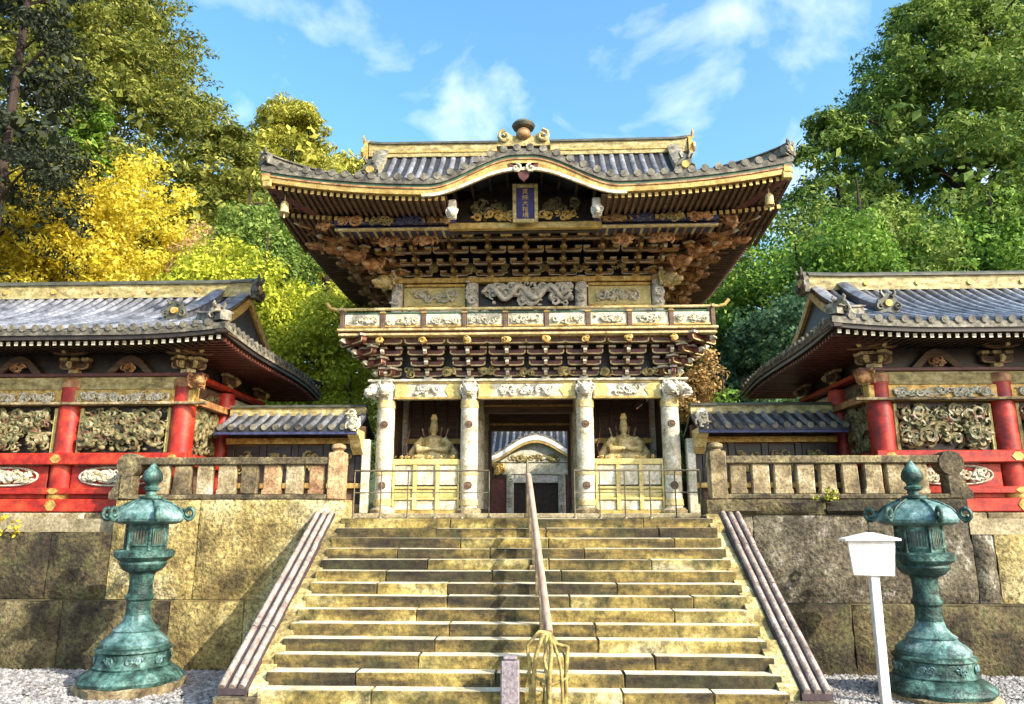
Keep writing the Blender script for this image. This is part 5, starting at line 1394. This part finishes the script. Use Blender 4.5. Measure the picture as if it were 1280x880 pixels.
# ------------------------------------------------------------------ gravel
rs = np.random.RandomState(11)
def pebbles(regions, n):
    base = np.array([(1, 0, 0), (0.3, 0.9, 0.1), (-0.8, 0.5, 0), (-0.7, -0.6, 0.1), (0.4, -0.9, 0), (0.1, 0.05, 0.75), (0, 0, -0.6)])
    faces = np.array([(0, 1, 5), (1, 2, 5), (2, 3, 5), (3, 4, 5), (4, 0, 5)])
    c = []
    for (x0, x1, y0, y1, k) in regions:
        c.append(np.column_stack([rs.uniform(x0, x1, k), rs.uniform(y0, y1, k), np.zeros(k)]))
    c = np.vstack(c); n = len(c)
    s = rs.uniform(0.025, 0.075, n)
    ang = rs.uniform(0, 6.28, n); ca, sa = np.cos(ang), np.sin(ang)
    bx = base[None] * (1 + rs.uniform(-0.25, 0.25, (n, 7, 3)))
    v = np.empty((n, 7, 3))
    v[:, :, 0] = (bx[:, :, 0] * ca[:, None] - bx[:, :, 1] * sa[:, None]) * s[:, None] + c[:, 0, None]
    v[:, :, 1] = (bx[:, :, 0] * sa[:, None] + bx[:, :, 1] * ca[:, None]) * s[:, None] * 0.8 + c[:, 1, None]
    v[:, :, 2] = bx[:, :, 2] * s[:, None] * 0.75 + rs.uniform(0.0, 0.03, n)[:, None]
    f = (faces[None] + (np.arange(n) * 7)[:, None, None]).reshape(-1, 3)
    me = bpy.data.meshes.new('gravel'); me.from_pydata(v.reshape(-1, 3).tolist(), [], f.tolist())
    me.materials.append(M['gravel'])
    o = link('gravel', me)
    tag(o, 'pale grey gravel strewn along the foot of the walls', 'gravel', kind='stuff')
pebbles([(-13, -4.36, 11.5, 15.3, 16000), (4.36, 13, 11.5, 15.3, 16000)], 0)

# ------------------------------------------------------------------ vegetation
def leaf_cloud(name, mat, cl, leaf, seed, dens=1.0, flat=0.75, up=0.35, wid=0.36):
    """cl: array of clumps (x, y, z, r); leaf-sized kites scattered through the shell of every clump"""
    rg = np.random.RandomState(seed)
    cl = np.asarray(cl)
    k = np.maximum(10, (dens * 7.0 * (cl[:, 3] / leaf) ** 2)).astype(int)
    idx = np.repeat(np.arange(len(cl)), k); n = len(idx)
    d = rg.normal(size=(n, 3)); d /= np.linalg.norm(d, axis=1)[:, None]
    rad = cl[idx, 3] * rg.uniform(0.45, 1.08, n) ** 0.7
    pos = cl[idx, :3] + d * rad[:, None] * np.array([1, 1, flat])
    nr = d + rg.normal(size=(n, 3)) * 0.55 + np.array([0, 0, up]); nr /= np.linalg.norm(nr, axis=1)[:, None]
    t = np.cross(nr, rg.normal(size=(n, 3))); t /= np.linalg.norm(t, axis=1)[:, None]
    b = np.cross(nr, t)
    s = leaf * (0.5 + 1.0 * rg.random_sample(n) ** 1.6)[:, None]
    v = np.empty((n, 4, 3))
    v[:, 0] = pos - t * s * 0.62; v[:, 1] = pos + b * s * wid + nr * s * 0.10
    v[:, 2] = pos + t * s * 0.62; v[:, 3] = pos - b * s * wid + nr * s * 0.10
    me = bpy.data.meshes.new(name)
    me.vertices.add(n * 4); me.loops.add(n * 4); me.polygons.add(n)
    me.vertices.foreach_set('co', v.reshape(-1).astype(np.float32))
    me.loops.foreach_set('vertex_index', np.arange(n * 4, dtype=np.int32))
    me.polygons.foreach_set('loop_start', np.arange(0, n * 4, 4, dtype=np.int32))
    me.polygons.foreach_set('loop_total', np.full(n, 4, dtype=np.int32))
    me.materials.append(M[mat]); me.update(calc_edges=True)
    return me

def tree(x, y, top, rad, kind, mat, leaf, seed, lab, crown_from=0.25, clump=None, nclump=None, dens=1.0, name=None, lean=0.0):
    rg = random.Random(seed)
    zb = hill_z(x, y) - 0.3 if y > 23 else P - 0.2
    H = top - zb
    t = thing(name or {'cedar': 'cedar_tree', 'broad': 'broadleaf_tree', 'bush': 'shrub'}[kind], (x, y, zb), lab, {'cedar': 'tree', 'broad': 'tree', 'bush': 'shrub'}[kind], 'trees on the hillside')
    cs = clump or rad * 0.16
    cl = []
    if kind == 'cedar':
        n = nclump or 260
        nb = n // 4
        core = []
        tiers = max(8, int(H * (1 - crown_from) / 1.25))
        for i in range(nb):
            h0 = rg.random() ** 0.9
            h = (int(h0 * tiers) + rg.uniform(0.25, 0.75)) / tiers            # boughs gather in whorls
            env = rad * ((1 - h) ** 0.58 * 0.94 + 0.06) * rg.uniform(0.78, 1.08)
            a = rg.uniform(0, 2 * math.pi)
            zc = H * (crown_from + (1 - crown_from) * h)
            for f, sz in ((0.38, 0.75), (0.60, 0.95), (0.80, 1.05), (0.94, 0.9), (1.06, 0.6)):
                aa = a + rg.gauss(0, 0.10)
                r = env * f
                z = zc + 0.10 * env - 0.26 * env * f * f + rg.gauss(0, 0.12)
                cl.append((r * math.cos(aa) + lean * h * H, r * math.sin(aa), min(z, H - 0.15), cs * sz * rg.uniform(0.75, 1.25) * (1 - 0.30 * h)))
        for k in range(int(n * 0.32)):
            h = rg.random()
            r = rad * ((1 - h) ** 0.58 * 0.94 + 0.06) * math.sqrt(rg.random()) * 0.80
            a = rg.uniform(0, 2 * math.pi)
            core.append((r * math.cos(a) + lean * h * H, r * math.sin(a), min(H * (crown_from + (1 - crown_from) * h) - 0.1 * r, H - cs), cs * 1.25 * (1 - 0.5 * h)))
        link('inner_foliage', leaf_cloud('inner_foliage', mat, core, leaf * 2.1, seed + 500, 0.8, flat=0.8, up=0.3, wid=0.36), t)
        for k in range(10):
            cl.append((rg.gauss(0, 0.12 * cs), rg.gauss(0, 0.12 * cs), H - 0.25 * k * cs, cs * 0.5))
    else:
        n = nclump or 200
        lobes = [(rg.uniform(-0.45, 0.45) * rad, rg.uniform(-0.45, 0.45) * rad, rg.uniform(0.25, 0.8), rg.uniform(0.45, 0.75) * rad) for _ in range(7)]
        hz = H * (1 - crown_from)
        for i in range(n):
            lx, ly, lz, lr = lobes[rg.randrange(7)]
            d = Vector((rg.gauss(0, 1), rg.gauss(0, 1), rg.gauss(0, 1))).normalized()
            q = rg.uniform(0.55, 1.02)
            zz = H * crown_from + hz * lz + d.z * min(lr, hz * 0.45) * q
            zz = max(H * crown_from * 0.8, min(zz, H - cs * 0.5))
            cl.append((lx + d.x * lr * q, ly + d.y * lr * q, zz, cs * rg.uniform(0.6, 1.35)))
    me = leaf_cloud('crown', mat, cl, leaf, seed, dens, **(dict(flat=0.50, up=0.8, wid=0.26) if kind == 'cedar' else {}))
    link('crown', me, t)
    b = MB(); tr = max(0.06, rad * 0.06)
    b.tube([(0, 0, 0), (lean * H * 0.3 + 0.05 * rad * math.sin(seed), 0.03 * rad, H * 0.35), (lean * H * 0.7, 0, H * 0.7), (lean * H, 0, H * 0.93)], [tr * 1.3, tr, tr * 0.6, tr * 0.12], 8)
    for i in range(14):
        c = cl[rg.randrange(len(cl))]
        z0 = max(H * 0.12, c[2] - math.hypot(c[0], c[1]) * 0.5)
        b.tube([(lean * z0, 0, z0), (c[0] * 0.5 + lean * z0 * 0.5, c[1] * 0.5, z0 + (c[2] - z0) * 0.6), (c[0], c[1], c[2])], [tr * 0.35, tr * 0.22, tr * 0.06], 5)
    b.build('trunk', 'bark', t, smooth=60)
    return t

# left hillside
tree(-26.4, 38, 38.0, 12.0, 'cedar', 'leaf_cedar', 0.215, 1, 'huge brown green cedar filling the upper left behind the yellow tree', 0.36, 1.0, 1250)
tree(-16.6, 36, 24.0, 6.0, 'cedar', 'leaf_cedar', 0.20, 2, 'dense olive cedar right of the yellow tree, below the tallest one', 0.25, 0.80, 620)
tree(-22.3, 33, 24.5, 3.6, 'cedar', 'leaf_green', 0.18, 3, 'narrow bright green conifer between the dark cedar and the huge cedar', 0.1, 0.6, 330)
tree(-19.2, 52, 35.4, 8.0, 'cedar', 'leaf_olive', 0.28, 4, 'rounded yellow green cedar against the sky left of the gate roof', 0.50, 1.2, 560)
tree(-12.6, 42, 24.5, 6.0, 'cedar', 'leaf_olive', 0.23, 33, 'olive cedar half hidden behind the left tip of the gate eave', 0.45, 0.9, 260)
tree(-13.4, 32, 19.5, 4.4, 'broad', 'leaf_mid', 0.18, 5, 'mid green leafy tree between olive cedar and gate eave', 0.10, 0.75, 330)
tree(-18.6, 28, 18.6, 5.4, 'broad', 'leaf_yellow', 0.15, 6, 'brilliant golden yellow autumn tree above the left cloister roof', 0.20, 0.75, 440, name='autumn_tree')
tree(-23.0, 27, 16.3, 3.6, 'broad', 'leaf_yellow', 0.15, 16, 'smaller golden autumn tree at the left edge under dark branches', 0.20, 0.65, 220, name='autumn_tree')
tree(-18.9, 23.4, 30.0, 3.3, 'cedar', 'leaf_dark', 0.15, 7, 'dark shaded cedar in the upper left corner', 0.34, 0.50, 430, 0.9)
tree(-12.3, 27.5, 14.6, 2.2, 'broad', 'leaf_tan', 0.14, 8, 'tan pink autumn tree beside the lime tree left of the gate', 0.3, 0.5, 150, name='autumn_tree')
tree(-10.0, 26, 14.6, 3.3, 'broad', 'leaf_lime', 0.14, 9, 'bright lime tree hugging the left side of the gate', 0.10, 0.6, 350)
tree(-14.0, 26.2, 13.0, 3.0, 'broad', 'leaf_lime', 0.14, 19, 'low lime tree behind the end of the left cloister roof', 0.10, 0.55, 240)
tree(-7.4, 25.2, 11.6, 2.4, 'broad', 'leaf_lime', 0.13, 10, 'lime yellow tree between cloister eave and gate balcony', 0.06, 0.5, 240)
tree(-5.9, 23.6, 8.6, 1.3, 'bush', 'leaf_lime', 0.11, 11, 'small lime shrub over the left connecting wall roof', 0.1, 0.34, 120)
tree(-8.4, 23.4, 7.2, 1.4, 'bush', 'leaf_green', 0.11, 12, 'green shrub over the left connecting wall by the cloister eave', 0.1, 0.34, 110)
tree(-8.6, 72, 43.6, 3.6, 'broad', 'leaf_olive', 0.36, 13, 'distant yellow green treetop just left of the gable crest', 0.6, 0.9, 110)
tree(-15.4, 62, 36.9, 3.6, 'broad', 'leaf_olive', 0.36, 14, 'distant olive treetop at the left end of the gate ridge', 0.6, 0.9, 120)
# right hillside
tree(23.0, 37, 32.2, 11.0, 'cedar', 'leaf_mid', 0.215, 21, 'towering dark green cedar on the right against the sky', 0.28, 1.05, 1250)
tree(15.8, 35.5, 24.0, 5.2, 'cedar', 'leaf_mid', 0.21, 34, 'green cedar shoulder low on the left flank of the towering right cedar', 0.25, 0.8, 420)
tree(33.0, 42, 36.5, 8.0, 'cedar', 'leaf_blue', 0.25, 22, 'dark cedar at the right edge behind the towering one', 0.35, 0.95, 520)
tree(19.4, 29.5, 17.8, 4.6, 'broad', 'leaf_green', 0.16, 23, 'broad green tree above the right cloister ridge', 0.10, 0.7, 350)
tree(24.0, 29.5, 19.4, 4.2, 'broad', 'leaf_olive', 0.16, 24, 'olive green tree at the right edge above the cloister roof', 0.10, 0.7, 280)
tree(14.2, 30, 18.6, 4.4, 'broad', 'leaf_mid', 0.16, 25, 'mid green tree where the towering cedar meets the cloister ridge', 0.08, 0.65, 350)
tree(10.6, 28, 15.2, 3.4, 'broad', 'leaf_green', 0.15, 26, 'fresh green tree beside the right eave of the gate', 0.06, 0.58, 340)
tree(9.8, 33, 17.0, 4.0, 'broad', 'leaf_mid', 0.17, 31, 'shaded green tree directly behind the right end of the gate balcony', 0.05, 0.65, 300)
tree(6.2, 30, 11.5, 2.8, 'broad', 'leaf_blue', 0.16, 32, 'low bluish tree seen under the right corner of the balcony', 0.05, 0.55, 220)
tree(8.0, 25.6, 10.8, 2.3, 'broad', 'leaf_blue', 0.13, 27, 'bluish green tree between gate balcony and right cloister gable', 0.06, 0.48, 240)
tree(6.3, 23.8, 8.3, 1.4, 'bush', 'leaf_green', 0.11, 28, 'small green shrub over the right connecting wall roof', 0.1, 0.34, 120)
tree(5.6, 24.6, 9.6, 1.0, 'bush', 'leaf_tan', 0.11, 29, 'orange tan shrub beside the right end of the balcony', 0.3, 0.30, 60)

# little plants rooted in the wall joints
def tuft(x, y, z, r, mat, lab, seed):
    rg = random.Random(seed)
    cl = [(rg.uniform(-r, r), rg.uniform(-r * 0.4, 0), rg.uniform(0, r * 0.9), r * rg.uniform(0.25, 0.45)) for _ in range(9)]
    t = thing('wall_plant', (x, y, z), lab, 'plant')
    link('leaves', leaf_cloud('leaves', mat, cl, r * 0.25, seed, 0.8), t)
    b = MB()
    for c in cl[:5]:
        b.tube([(0, 0.05, -0.03), (c[0] * 0.5, c[1], c[2] * 0.6), (c[0], c[1], c[2])], [0.012, 0.008, 0.004], 5)
    b.build('stems', 'bark', t)
tuft(-11.0, 15.38, 2.62, 0.36, 'leaf_yellow', 'small yellow leaved plant on the dark wall at the left edge', 51)
tuft(6.05, 15.36, 3.30, 0.22, 'leaf_lime', 'small lime plant on the coping below the right balustrade', 52)
